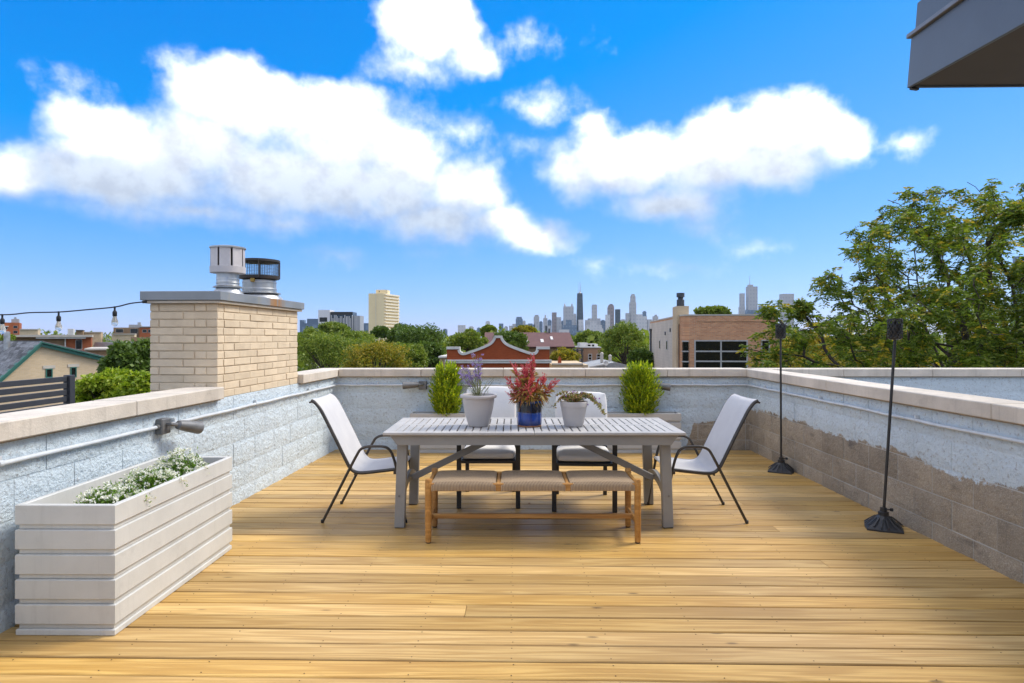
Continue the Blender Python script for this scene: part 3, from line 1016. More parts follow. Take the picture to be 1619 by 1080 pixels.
# ---- bench
bn = thing('bench', (0.145, 4.50, 0), 'low teak bench with three woven cord seat panels before the table', 'bench')
BL, BD = 1.49, 0.36
for sx_ in (-1, 1):
    for sy_ in (-1, 1):
        x, y = sx_ * (BL / 2 - .023), sy_ * (BD / 2)
        q = MB(); q.lathe([(0.018, 0.006), (0.021, 0.02), (0.023, 0.15), (0.0235, 0.38), (0.023, 0.432), (0.019, 0.441), (0, 0.442)], 16, (0, 0, 0))
        lg = q.build('leg', MATS['bench_wood'], bn, True, (x, y, 0))
        q = MB(); q.lathe([(0.014, 0), (0.019, 0.002), (0.019, 0.008)], 12); q.build('foot', MATS['black_metal'], lg)
    q = MB(); q.bbox(-BD / 2 + .01, BD / 2 - .01, -0.014, 0.014, -0.024, 0.022, 0.006)
    q.build('side_rail', MATS['bench_wood'], bn, False, (sx_ * (BL / 2 - .023), 0, 0.392), (0, 0, math.radians(90)))
    q = MB(); q.bbox(-BD / 2 + .01, BD / 2 - .01, -0.011, 0.011, -0.016, 0.016, 0.005)
    q.build('side_stretcher', MATS['bench_wood'], bn, False, (sx_ * (BL / 2 - .023), 0, 0.135), (0, 0, math.radians(90)))
    q = MB(); q.bbox(-BL / 2 + .03, BL / 2 - .03, -0.015, 0.015, -0.027, 0.027, 0.006)
    q.build('long_rail', MATS['bench_wood'], bn, False, (0, sx_ * BD / 2, 0.387))
q = MB(); q.bbox(-BL / 2 + .012, BL / 2 - .012, -0.014, 0.014, -0.017, 0.017, 0.006); q.build('long_stretcher', MATS['bench_wood'], bn, False, (0, 0, 0.135))
for x in (-0.2395, 0.2395):
    q = MB(); q.bbox(-BD / 2 + .01, BD / 2 - .01, -0.012, 0.012, -0.02, 0.02, 0.004); q.build('cross_rail', MATS['bench_wood'], bn, False, (x, 0, 0.388), (0, 0, math.radians(90)))
# woven cord: a herringbone relief
m, k, bs, out = new_mat('cord')
tcn = k.n('ShaderNodeTexCoord').outputs['Object']
s = k.n('ShaderNodeSeparateXYZ'); k.put(s.inputs[0], tcn)
zz = k.math('PINGPONG', s.outputs[1], 0.026)
ph = k.math('ADD', k.math('MULTIPLY', s.outputs[0], 620.0), k.math('MULTIPLY', zz, 360.0))
st = k.math('MULTIPLY_ADD', k.math('SINE', ph), 0.5, 0.5)
rw = k.math('MULTIPLY_ADD', k.math('SINE', k.math('MULTIPLY', s.outputs[1], 240.0)), 0.5, 0.5)
hgt = k.math('ADD', st, k.math('MULTIPLY', rw, 0.5))
nn = k.noise(tcn, 60, 4)
c = k.mix(st, (0.20, 0.135, 0.08), (0.54, 0.395, 0.25))
c = k.mix(k.math('MULTIPLY', nn, 0.5), c, (0.40, 0.285, 0.175))
k.put(bs.inputs['Base Color'], c); bs.inputs['Roughness'].default_value = 0.85
b = k.n('ShaderNodeBump'); b.inputs['Distance'].default_value = 0.004; k.put(b.inputs['Height'], hgt); k.put(bs.inputs['Normal'], b.outputs[0])
for i in range(3):
    cx = (i - 1) * 0.479
    hw = 0.222
    q = MB(); nx, ny = 16, 14
    vs, fs = [], []
    prof = [(-BD / 2 - .021, 0.365), (-BD / 2 - .022, 0.385), (-BD / 2 - .018, 0.408), (-BD / 2 - .004, 0.421)]
    inner = [(-BD / 2 + BD * j / 8, 0.424 - 0.006 * math.sin(math.pi * j / 8)) for j in range(1, 8)]
    prof = prof + inner + [(-y, z) for y, z in prof[::-1]]
    nv = len(prof)
    for a in range(nx + 1):
        x = -hw + 2 * hw * a / nx
        e = max(0, abs(x) / hw - 0.93) / 0.07
        for (y, z) in prof:
            vs.append((x, y * (1 - 0.02 * e), z - 0.006 * e + (0.004 * math.cos(x / hw * math.pi / 2) if z > .41 else 0)))
    for a in range(nx):
        for j in range(nv - 1):
            fs.append((a * nv + j, (a + 1) * nv + j, (a + 1) * nv + j + 1, a * nv + j + 1))
    fs.append(tuple(range(nv))); fs.append(tuple(nx * nv + j for j in range(nv))[::-1])
    q.add(vs, fs)
    q.build('woven_panel', MATS['cord'], bn, True, (cx, 0, 0))

# ---- sling chairs at the table ends
def curve(pts, n=4):
    """Catmull-Rom through pts"""
    P = [Vector(p) for p in pts]
    P = [P[0] * 2 - P[1]] + P + [P[-1] * 2 - P[-2]]
    o = []
    for i in range(1, len(P) - 2):
        for j in range(n):
            t = j / n
            o.append(0.5 * ((2 * P[i]) + (P[i + 1] - P[i - 1]) * t + (2 * P[i - 1] - 5 * P[i] + 4 * P[i + 1] - P[i + 2]) * t * t + (3 * P[i] - P[i - 1] - 3 * P[i + 1] + P[i + 2]) * t ** 3))
    o.append(P[-2])
    return o


def sling_chair(label, loc, rz):
    t = thing('sling_chair', loc, label, 'chair', 'sling chairs at the table ends', rz)
    prof = [(-.395, .932), (-.365, .915), (-.330, .872), (-.295, .81), (-.20, .62), (-.125, .465), (-.088, .405), (-.045, .380), (.02, .378), (.15, .392), (.262, .404), (.288, .395)]
    pc = curve([(x, 0, z) for x, z in prof], 4)
    W2 = 0.248
    for s_ in (-1, 1):
        q = MB(); q.tube([(p.x, s_ * W2, p.z) for p in pc], 0.0135, 8); q.build('side_rail', MATS['chair_metal'], t, True)
        arm = [(-.302, .006), (-.20, .205), (-.103, .396), (-.035, .525), (-.008, .562), (.035, .581), (.10, .584), (.165, .581), (.205, .562), (.232, .52), (.262, .42), (.30, .21), (.334, .006)]
        yy = [s_ * (W2 + 0.02)] * len(arm)
        q = MB(); q.tube(curve([(x, y, z) for (x, z), y in zip(arm, yy)], 4), 0.0108, 8)
        lg = q.build('leg_and_arm', MATS['chair_metal'], t, True)
        for x in (-.302, .334):
            q = MB(); q.lathe([(0.013, 0), (0.0135, 0.022), (0.011, 0.024)], 8, (x, s_ * (W2 + .02), 0)); q.build('foot_cap', MATS['black_metal'], lg)
        q = MB(); q.bbox(.245, .28, s_ * W2 - .006, s_ * W2 + .024 * s_ + .006, .375, .402); q.build('bracket', MATS['chair_metal'], lg)
    for (x, z) in ((-.06, .365), (.255, .386), (-.405, .918)):
        q = MB(); q.tube([(x, -W2, z), (x, W2, z)], 0.008, 8); q.build('cross_tube', MATS['chair_metal'], t, True)
    ny = 8
    vs, fs = [], []
    n = len(pc)
    nrm = []
    for i in range(n):
        d = (pc[min(n - 1, i + 1)] - pc[max(0, i - 1)]).normalized()
        nrm.append(Vector((-d.z, 0, d.x)) if False else Vector((d.z, 0, -d.x)))
    for lay in (0.0, 0.004):
        for i, p in enumerate(pc):
            for j in range(ny + 1):
                y = -W2 + 0.006 + (2 * W2 - 0.012) * j / ny
                sag = 0.010 * (1 - (y / W2) ** 2) + lay
                o_ = p + nrm[i] * sag - nrm[i] * 0.013
                vs.append((o_.x, y, o_.z))
    m_ = n * (ny + 1)
    for lay in (0, 1):
        for i in range(n - 1):
            for j in range(ny):
                a = lay * m_ + i * (ny + 1) + j
                fs.append((a, a + 1, a + ny + 2, a + ny + 1))
    for i in range(n - 1):
        for j in (0, ny):
            a = i * (ny + 1) + j
            fs.append((a, a + ny + 1, a + ny + 1 + m_, a + m_))
    for i in (0, n - 1):
        for j in range(ny):
            a = i * (ny + 1) + j
            fs.append((a, a + 1, a + 1 + m_, a + m_))
    q = MB(); q.add(vs, fs); q.build('sling', MATS['sling'], t, True)
    return t


sling_chair('white sling chair with dark metal frame at the table end by the large planter', (-1.148, 5.06, 0), 0)
sling_chair('white sling chair with dark metal frame at the table end by the torches', (1.488, 5.04, 0), math.pi)

# ---- black armchairs with cushions behind the table
def soft_box(q, x0, x1, y0, y1, z0, z1, r=0.03, puff=0.012, M=None):
    """cushion: rounded, slightly swollen box"""
    n = 8
    idx = {}
    vs, fs = [], []

    def vert(a, b_, c_):
        kk = (a, b_, c_)
        if kk in idx: return idx[kk]
        u, v, w_ = 2 * a / n - 1, 2 * b_ / n - 1, 2 * c_ / n - 1
        p = [x0 + (x1 - x0) * a / n, y0 + (y1 - y0) * b_ / n, z0 + (z1 - z0) * c_ / n]
        lo, hi = [x0 + r, y0 + r, z0 + r], [x1 - r, y1 - r, z1 - r]
        cl = [min(max(p[i], min(lo[i], (lo[i] + hi[i]) / 2)), max(hi[i], (lo[i] + hi[i]) / 2)) for i in range(3)]
        d = Vector(p) - Vector(cl)
        if d.length > 1e-6: d = d.normalized() * r
        P = Vector(cl) + d
        P.x += u * puff * (1 - v * v) * (1 - w_ * w_); P.y += v * puff * (1 - u * u) * (1 - w_ * w_); P.z += w_ * puff * (1 - u * u) * (1 - v * v)
        idx[kk] = len(vs)
        vs.append(M @ P if M is not None else P)
        return idx[kk]
    for i in range(n):
        for j in range(n):
            for s_ in (0, n):
                fs.append((vert(i, j, s_), vert(i + 1, j, s_), vert(i + 1, j + 1, s_), vert(i, j + 1, s_)))
                fs.append((vert(i, s_, j), vert(i + 1, s_, j), vert(i + 1, s_, j + 1), vert(i, s_, j + 1)))
                fs.append((vert(s_, i, j), vert(s_, i + 1, j), vert(s_, i + 1, j + 1), vert(s_, i, j + 1)))
    q.add(vs, fs)


def armchair(label, loc, rz, ztop):
    t = thing('cushioned_armchair', loc, label, 'chair', 'black armchairs behind the table', rz)
    for sx_ in (-1, 1):
        q = MB(); q.bar((sx_ * .245, -.27, 0), (sx_ * .245, -.27, .615), .038, .038); q.build('front_leg', MATS['black_metal'], t)
        q = MB(); q.bar((sx_ * .215, .30, 0), (sx_ * .215, .255, .45), .034, .034); q.bar((sx_ * .205, .262, .44), (sx_ * .195, .345, ztop - .06), .03, .024); q.build('back_leg', MATS['black_metal'], t)
        q = MB(); q.bar((sx_ * .245, -.30, .63), (sx_ * .245, .27, .63), .03, .045, up=(0, 0, 1)); q.build('armrest', MATS['black_metal'], t)
        q = MB(); q.bar((sx_ * .236, -.255, .385), (sx_ * .228, .245, .385), .035, .022); q.build('side_rail', MATS['black_metal'], t)
    q = MB(); q.bar((-.228, -.268, .385), (.228, -.268, .385), .035, .024); q.build('front_rail', MATS['black_metal'], t)
    q = MB(); q.bar((-.22, .245, .385), (.22, .245, .385), .035, .024); q.build('back_rail', MATS['black_metal'], t)
    q = MB(); q.bar((-.20, .345, ztop - .07), (.20, .345, ztop - .07), .03, .024); q.build('top_rail', MATS['black_metal'], t)
    q = MB(); q.box(-.222, .222, -.25, .24, .392, .402); q.build('seat_pan', MATS['black_metal'], t)
    q = MB(); soft_box(q, -.215, .215, -.275, .20, .403, .463, .022, .012); q.build('seat_cushion', MATS['cushion'], t, True)
    M = Matrix.Translation((0, .215, .455)) @ Matrix.Rotation(math.radians(-11), 4, 'X')
    q = MB(); soft_box(q, -.222, .222, -.045, .03, 0.0, (ztop - .455) * 1.02, .026, .010, M); q.build('back_cushion', MATS['cushion'], t, True)
    return t


armchair('black armchair with white cushions behind the lavender pot', (-0.195, 5.47, 0), 0.0, 0.955)
armchair('black armchair with white cushions behind the small trailing pot', (0.605, 5.36, 0), math.radians(-3.5), 0.915)

# ---- garden torches
def torch(label, loc, lean, rz):
    t = thing('garden_torch', loc, label, 'torch', 'black torches along the wall', 0)
    b_ = Matrix.Rotation(rz, 4, 'Z')
    q = MB()
    N = 8
    def ringp(r, z, sq): 
        o = []
        for i in range(N):
            a = 2 * math.pi * i / N
            rr_ = r * (1.0 if i % 2 == 0 else sq)
            o.append(b_ @ Vector((rr_ * math.cos(a), rr_ * math.sin(a), z)))
        return o
    loops = [ringp(.165, 0, .76), ringp(.165, .012, .76), ringp(.155, .018, .76), ringp(.10, .045, .84), ringp(.052, .085, .95), ringp(.036, .095, 1), ringp(.036, .12, 1), ringp(.024, .125, 1), ringp(.024, .15, 1), ringp(.012, .152, 1)]
    vs = [p for l in loops for p in l]
    fs = [tuple(range(N))[::-1], tuple(range(len(vs) - N, len(vs)))]
    for i in range(len(loops) - 1):
        for k_ in range(N):
            fs.append((i * N + k_, i * N + (k_ + 1) % N, (i + 1) * N + (k_ + 1) % N, (i + 1) * N + k_))
    q.add(vs, fs); base = q.build('base', MATS['black_metal'], t)
    for i in range(16):
        a = 2 * math.pi * (i + .5) / 16 + rz
        q = MB(); q.bar((.06 * math.cos(a), .06 * math.sin(a), .084), (.128 * math.cos(a), .128 * math.sin(a), .030), .012, .006); q.build('rib', MATS['black_metal'], base)
    q = MB(); q.tube([(.024, 0, .135), (.055, 0, .135)], .005, 6); q.lathe([(.0, -.012), (.012, -.01), (.012, .01), (0, .012)], 8, (.06, 0, .135)); q.build('thumb_screw', MATS['black_metal'], t)
    top = Vector((lean[0], lean[1], 1.40))
    q = MB(); q.tube([(0, 0, .10), Vector((0, 0, .10)).lerp(top, .5), top], .0105, 10); q.build('pole', MATS['black_metal'], t, True)
    # pierced metal cup: a lattice of crossing bands round a dark burner
    q = MB(); q.lathe([(0.012, 0.0), (0.04, 0.004), (0.046, 0.012), (0.046, 0.02), (0.0, 0.02)], 20, top); q.build('cup_base', MATS['black_metal'], t, True)
    q = MB(); q.lathe([(.047, .145), (.049, .147), (.049, .157), (.043, .157), (.043, .147)], 24, top)
    q.build('cup_rim', MATS['black_metal'], t, True)
    q = MB()
    for i in range(12):
        for s_ in (-1, 1):
            pts = []
            for j in range(9):
                a = 2 * math.pi * i / 12 + s_ * j / 8 * 1.6
                pts.append(top + Vector((.0475 * math.cos(a), .0475 * math.sin(a), .012 + .138 * j / 8)))
            q.tube(pts, .0042, 4)
    q.build('cup_lattice', MATS['black_metal'], t)
    q = MB(); q.lathe([(.038, .02), (.040, .11), (.02, .125), (.012, .14), (0, .14)], 16, top); q.build('burner', MATS['black_metal'], t, True)
    return t


torch('black garden torch on a spread base, the one nearer the viewer', (2.765, 4.66, 0), (0.085, 0.0), 0.35)
torch('black garden torch on a spread base, the one nearer the end wall', (2.845, 6.62, 0), (-0.005, 0.0), 0.25)

# ---- string lights hung from the chimney
sg = thing('string_lights', (-2.95, 5.0, 1.70), 'black festoon cable with clear bulbs strung out from the chimney cap', 'lights')
m, k, bs, out = new_mat('bulb_glass')
bs.inputs['Base Color'].default_value = (0.9, 0.88, 0.84, 1); bs.inputs['Roughness'].default_value = 0.05; bs.inputs['Transmission Weight'].default_value = 0.75; bs.inputs['IOR'].default_value = 1.2
cab = [(0, 0, 0.0), (-.10, 0, -.012), (-.222, 0, -.040), (-.45, 0, -.062), (-.67, 0, -.080), (-.90, 0, -.085), (-1.12, 0, -.102), (-1.57, 0, -.088), (-2.1, 0, -.06), (-2.7, 0, 0.0), (-3.6, 0, .12)]
q = MB(); q.tube(curve(cab, 5), .0055, 6); q.tube([(0, 0, 0), (.03, 0, .004)], .011, 8); q.build('cable', MATS['cable'], sg, True)
for (x, z) in ((-.222, -.040), (-.67, -.080), (-1.12, -.102), (-1.57, -.088), (-2.1, -.06), (-2.7, 0)):
    q = MB(); q.tube([(x, 0, z + .006), (x, 0, z - .03)], .007, 8); q.lathe([(.012, -.075), (.016, -.07), (.0165, -.04), (.009, -.028)], 12, (x, 0, z)); q.build('socket', MATS['cable'], sg, True)
    q = MB(); q.lathe([(0, -.155), (.012, -.152), (.021, -.143), (.025, -.128), (.023, -.110), (.015, -.088), (.013, -.072)], 14, (x, 0, z)); q.build('bulb', MATS['bulb_glass'], sg, True)

# ================================================================== PLANTS
def unit(a):
    return a / np.maximum(np.linalg.norm(a, axis=-1, keepdims=True), 1e-9)


def rand_dirs(n, rng):
    return unit(rng.normal(size=(n, 3)))


def diamonds(B, D, l, w, rng, S=None, droop=0.0, fold=0.15):
    """n pointed leaves: base B, direction D, length l, width w"""
    n = len(B)
    D = unit(D)
    if S is None: S = rand_dirs(n, rng)
    S = unit(np.cross(D, S))
    N = np.cross(S, D)
    l = np.broadcast_to(np.asarray(l, float), (n,))[:, None]; w_ = np.broadcast_to(np.asarray(w, float), (n,))[:, None]
    mid = B + D * l * 0.48 + N * w_ * fold
    tip = B + D * l + np.array([0, 0, -1.0]) * l * droop
    V = np.stack([B, mid + S * w_ / 2, tip, mid - S * w_ / 2], 1).reshape(-1, 3)
    return V, np.arange(4 * n).reshape(-1, 4)


def leaf_obj(name, parts, mat, parent):
    V, Fc, o = [], [], 0
    for v, f in parts:
        V.append(v); Fc.append(f + o); o += len(v)
    return link(name, raw_mesh(name, np.concatenate(V), np.concatenate(Fc), mat), parent)


leaf_mat('alyssum_leaf', [(0.07, 0.15, 0.015), (0.13, 0.26, 0.03), (0.22, 0.36, 0.06)])
leaf_mat('white_petal', [(0.78, 0.78, 0.74), (0.88, 0.88, 0.86)], 0.6, 0.2)
leaf_mat('arbor', [(0.08, 0.15, 0.010), (0.20, 0.31, 0.015), (0.38, 0.47, 0.02), (0.56, 0.58, 0.035)], 0.5, 0.4)
leaf_mat('lilac', [(0.24, 0.17, 0.48), (0.33, 0.25, 0.60), (0.42, 0.34, 0.68)], 0.6, 0.25)
leaf_mat('stem_pale', [(0.25, 0.28, 0.12), (0.40, 0.42, 0.22)], 0.6, 0.2)
leaf_mat('celosia_red', [(0.34, 0.02, 0.05), (0.55, 0.05, 0.10), (0.66, 0.14, 0.20), (0.76, 0.34, 0.33)], 0.55, 0.3)
leaf_mat('celosia_leaf', [(0.24, 0.17, 0.02), (0.42, 0.29, 0.05), (0.42, 0.16, 0.08), (0.13, 0.13, 0.02), (0.55, 0.42, 0.14)], 0.5, 0.3)
leaf_mat('trail_leaf', [(0.10, 0.11, 0.02), (0.22, 0.23, 0.05), (0.30, 0.26, 0.08), (0.33, 0.12, 0.07), (0.45, 0.42, 0.25)], 0.5, 0.3)

# white flowers in the large planter
def alyssum(label, loc, rx, ry, hz, seed, nf):
    rng = np.random.default_rng(seed)
    t = thing('flowering_plant', loc, label, 'plant', 'white flowering plants in the planter')
    ns = 130
    a = rng.uniform(0, 2 * math.pi, ns); r = np.sqrt(rng.uniform(0, 1, ns))
    tips = np.stack([rx * r * np.cos(a), ry * r * np.sin(a), hz * (1 - 0.55 * r ** 2) * rng.uniform(.6, 1.05, ns)], 1)
    q = MB()
    for p in tips[:60]: q.tube([(p[0] * .3, p[1] * .3, 0), (p[0] * .7, p[1] * .7, p[2] * .6), tuple(p)], .0016, 4, False)
    q.build('stems', MATS['stem'], t)
    n = 2600
    i = rng.integers(0, ns, n); f = rng.uniform(.25, 1.0, n)[:, None]
    B = tips[i] * f * np.array([1, 1, 1]) + rng.normal(size=(n, 3)) * .012
    B[:, 2] = np.maximum(B[:, 2], 0.004)
    D = rand_dirs(n, rng) + np.array([0, 0, .5])
    leaf_obj('foliage', [diamonds(B, D, rng.uniform(.014, .03, n), rng.uniform(.005, .009, n), rng)], MATS['alyssum_leaf'], t)
    j = rng.choice(ns, nf, replace=False)
    V = []
    for p in tips[j]:
        c = p + np.array([0, 0, .006]); m_ = 14
        d = unit(rand_dirs(m_, rng) + np.array([0, 0, .7]))
        V.append(diamonds(c + d * .008, unit(d + rand_dirs(m_, rng) * .9), rng.uniform(.009, .015, m_), rng.uniform(.008, .012, m_), rng))
    leaf_obj('blossoms', V, MATS['white_petal'], t)
    return t


alyssum('low white flowering plant at the near end of the large planter', (-2.06, 3.24, .522), .19, .14, .13, 1, 95)
alyssum('white flowering plant in the middle of the large planter', (-2.05, 3.57, .522), .19, .14, .15, 2, 95)
alyssum('tallest white flowering plant at the far end of the large planter', (-2.04, 3.86, .522), .17, .14, .20, 3, 95)

# clipped golden shrubs in the planters at the end wall
def arborvitae(label, loc, hw, hz, seed):
    rng = np.random.default_rng(seed)
    t = thing('evergreen_shrub', loc, label, 'shrub', 'golden evergreens at the end wall')
    q = MB()
    q.tube([(0, 0, -.02), (0.01, 0, hz * .5), (0, .01, hz * .9)], [.014, .01, .004], 6)
    sprays = []
    ns = 700
    for i in range(ns):
        f = rng.uniform(0.0, 1)
        z0 = .0 + f * hz * .93
        a = rng.uniform(0, 2 * math.pi)
        rad = hw * (math.sin((f * .66 + .22) * math.pi) ** .6) * rng.uniform(.55, 1.12) * (1 + .16 * math.sin(2 * a + seed) + .12 * math.sin(3 * a + 7 * f + seed * 2))
        p0 = np.array([rad * .45 * math.cos(a), rad * .36 * math.sin(a), max(.0, z0 - .07)])
        p1 = np.array([rad * math.cos(a), rad * .8 * math.sin(a), z0 + rng.uniform(-.01, .06)])
        sprays.append((p0, p1))
        if i % 9 == 0: q.tube([tuple(p0), tuple((p0 + p1) / 2 + np.array([0, 0, .004])), tuple(p1)], .0016, 4, False)
    q.build('branches', MATS['stem'], t)
    B, D, L = [], [], []
    for p0, p1 in sprays:
        ax = unit((p1 - p0)[None])[0]
        sid = unit(np.cross(ax, rng.normal(size=3))[None])[0]
        for s in range(11):
            f = .25 + .75 * s / 10
            c = p0 + (p1 - p0) * f
            for sg_ in (-1, 1):
                d = ax * .7 + sid * sg_ * .75 + np.array([0, 0, .2]) + rng.normal(size=3) * .4
                B.append(c); D.append(d); L.append(rng.uniform(.018, .04) * (1.15 - .4 * f))
        B.append(p1); D.append(ax + np.array([0, 0, .5])); L.append(.05)
    B, D, L = np.array(B), np.array(D), np.array(L)
    leaf_obj('foliage', [diamonds(B, D, L, L * .34, rng)], MATS['arbor'], t)
    return t


arborvitae('bright golden green evergreen shrub rising behind the lavender pot', (-0.81, 7.765, .455), .205, .64, 4)
arborvitae('bright golden green evergreen shrub in the planter nearer the torches', (1.59, 7.765, .455), .212, .65, 9)

# pots on the table
PY = 4.90


def pot_lathe(t, prof, mat, nm='pot', seg=48):
    q = MB(); q.lathe(prof, seg); return q.build(nm, mat, t, True)


lp = thing('flower_pot', (-0.262, PY, TZ + .0005), 'large taupe bell shaped plastic pot holding tall lilac flowers', 'pot')
pot_lathe(lp, [(0, 0), (.074, 0), (.079, .004), (.082, .014), (.092, .05), (.105, .095), (.115, .14), (.120, .185), (.1225, .19), (.124, .224), (.122, .226), (.118, .19), (.10, .17), (0, .17)], MATS['plastic_pot'])
q = MB(); q.lathe([(.119, .222), (.140, .222), (.1435, .228), (.1435, .240), (.139, .246), (.128, .246), (.122, .238), (.119, .222)], 48); q.build('rim', MATS['plastic_pot'], lp, True)
q = MB(); q.lathe([(0, .17), (.119, .172)], 24); q.build('soil', MATS['soil'], lp)
lv = thing('lilac_flower_plant', (-0.262, PY, TZ + .172), 'airy plant with lilac flower spikes in the large taupe pot', 'plant')
rng = np.random.default_rng(21)
q = MB(); VS = []; VL = []
for i in range(44):
    a = rng.uniform(0, 2 * math.pi); r0 = rng.uniform(0, .03)
    lean = np.array([rng.normal(-.055, .10), rng.normal(0, .07)])
    if i < 20: h = rng.uniform(.15, .22); lean = np.array([rng.normal(.02, .07), rng.normal(0, .06)])
    elif i < 33: h = rng.uniform(.26, .40); lean = np.array([rng.normal(-.015, .02), rng.normal(0, .05)])
    else: h = rng.uniform(.22, .31); lean = np.array([rng.normal(-.115, .022), rng.normal(0, .05)])
    p0 = np.array([r0 * math.cos(a) + .0, r0 * math.sin(a), 0])
    p1 = np.array([p0[0] + lean[0], p0[1] + lean[1], h])
    mid = (p0 + p1) / 2 + np.array([-lean[0] * .2, -lean[1] * .2, .0])
    q.tube([tuple(p0), tuple(mid), tuple(p1)], .0013, 4, False)
    m_ = 7
    f = rng.uniform(.3, .9, m_)[:, None]
    VS.append(diamonds(p0 + (p1 - p0) * f, rand_dirs(m_, rng) * .8 + np.array([0, 0, .7]), rng.uniform(.02, .05, m_), .0022, rng))
    if i >= 20:
        nf = rng.integers(5, 10)
        for c in range(nf):
            cc = p1 - (p1 - mid) * rng.uniform(0, .75) + rng.normal(size=3) * .011
            k_ = 9
            d = rand_dirs(k_, rng)
            VL.append(diamonds(cc + d * .003, d, rng.uniform(.007, .013, k_), rng.uniform(.006, .010, k_), rng))
q.build('stems', MATS['stem'], lv)
leaf_obj('leaves', VS, MATS['stem_pale'], lv); leaf_obj('flowers', VL, MATS['lilac'], lv)

bp = thing('flower_pot', (0.136, PY, TZ + .0005), 'straight glazed blue ceramic pot with a bare clay foot', 'pot')
m, k, bs, out = new_mat('blue_glaze')
tcn = k.n('ShaderNodeTexCoord').outputs['Object']
s = k.n('ShaderNodeSeparateXYZ'); k.put(s.inputs[0], tcn)
edge = k.math('ADD', s.outputs[2], k.math('MULTIPLY', k.math('SUBTRACT', k.noise(k.vmath('MULTIPLY', tcn, (30, 30, 3)), 1, 3), .5), .02))
bandc = k.ramp(k.math('MULTIPLY', edge, 4.6), [(0.0, (0.008, 0.014, 0.07)), (0.16, (0.006, 0.03, 0.16)), (0.30, (0.01, 0.055, 0.30)), (0.46, (0.012, 0.05, 0.27)), (0.49, (0.03, 0.08, 0.26)), (0.53, (0.006, 0.007, 0.014)), (0.84, (0.008, 0.010, 0.02)), (0.87, (0.012, 0.05, 0.2))])
drip = k.smooth(k.noise(k.vmath('MULTIPLY', tcn, (40, 40, 4)), 1, 4), .45, .7)
k.put(bs.inputs['Base Color'], k.mix(k.math('MULTIPLY', drip, .45), bandc, (0.008, 0.018, 0.075)))
bs.inputs['Roughness'].default_value = 0.12; bs.inputs['Coat Weight'].default_value = 0.4
pot_lathe(bp, [(.092, .010), (.0965, .016), (.0975, .03), (.0975, .09), (.097, .10), (.0975, .11), (.0975, .19), (.0965, .20), (.091, .20), (.089, .17), (0, .165)], MATS['blue_glaze'])
q = MB(); q.lathe([(0, 0), (.091, 0), (.094, .004), (.094, .011), (0, .011)], 40); q.build('clay_foot', MATS['terracotta'], bp, True)
q = MB(); q.lathe([(0, .166), (.089, .171)], 24); q.build('soil', MATS['soil'], bp)
ce = thing('red_plume_plant', (0.136, PY, TZ + .17), 'celosia with pink red plumes and bronze leaves in the blue pot', 'plant')
rng = np.random.default_rng(22)
q = MB(); VR = []; VL = []
specs = []
for i in range(46):
    a = rng.uniform(0, 2 * math.pi)
    if i < 14: h, sp = rng.uniform(.20, .28), .055
    elif i < 34: h, sp = rng.uniform(.12, .20), .13
    else: h, sp = rng.uniform(.06, .13), .165
    specs.append((a, h, sp * rng.uniform(.6, 1.1)))
specs += [(-.15, .365, .028), (-.3, .34, .04), (.4, .33, .022), (1.0, .31, .03), (2.9, .29, .125), (3.2, .27, .11), (-.05, .15, .20), (.1, .17, .195), (3.1, .19, .165), (.2, .13, .17)]
for (a, h, sp) in specs:
    p0 = np.array([.03 * math.cos(a), .03 * math.sin(a), 0.0])
    p1 = np.array([sp * math.cos(a), sp * math.sin(a), h])
    mid = np.array([p0[0] * .4 + p1[0] * .45, p0[1] * .4 + p1[1] * .45, h * .55])
    q.tube([tuple(p0), tuple(mid), tuple(p1)], [.0035, .003, .0018], 5, False)
    ax = unit((p1 - mid)[None])[0]
    nl = 9
    f = rng.uniform(0.0, .85, nl)[:, None]
    B = mid * (1 - f) + p1 * f
    dd = rand_dirs(nl, rng); dd[:, 2] = dd[:, 2] * .4 + .15
    VL.append(diamonds(B - np.array([0, 0, .02]), dd + ax * .35, rng.uniform(.04, .075, nl), rng.uniform(.012, .02, nl), rng, droop=.25))
    npl = rng.integers(5, 9) if h > .1 else 3                # narrow plumes in a spray
    for c in range(npl):
        s0 = mid + (p1 - mid) * rng.uniform(.45, 1.0)
        d = unit((ax + rng.normal(size=3) * .38 + np.array([0, 0, .15]))[None])[0]
        ln = rng.uniform(.035, .065); m_ = 26
        f = np.sort(rng.uniform(0, 1, m_))[:, None]
        wd = .0042 * np.sin(np.clip(f * .9 + .12, 0, 1) * math.pi) + .0012
        Bp = s0 + d * ln * f + rand_dirs(m_, rng) * wd
        VR.append(diamonds(Bp, rand_dirs(m_, rng) * .55 + d, rng.uniform(.008, .014, m_), rng.uniform(.004, .0065, m_), rng))
nl = 110                                                      # skirt of hanging leaves over the rim
a = rng.uniform(0, 2 * math.pi, nl); r = rng.uniform(.045, .10, nl)
B = np.stack([r * np.cos(a), r * np.sin(a), rng.uniform(.035, .10, nl)], 1)
D = np.stack([np.cos(a), np.sin(a), rng.uniform(-.9, .1, nl)], 1)
VL.append(diamonds(B, D, rng.uniform(.05, .085, nl), rng.uniform(.013, .022, nl), rng, droop=.45))
q.build('stems', simple('red_stem', (0.30, 0.06, 0.05), 0.6), ce)
leaf_obj('leaves', VL, MATS['celosia_leaf'], ce); leaf_obj('plumes', VR, MATS['celosia_red'], ce)

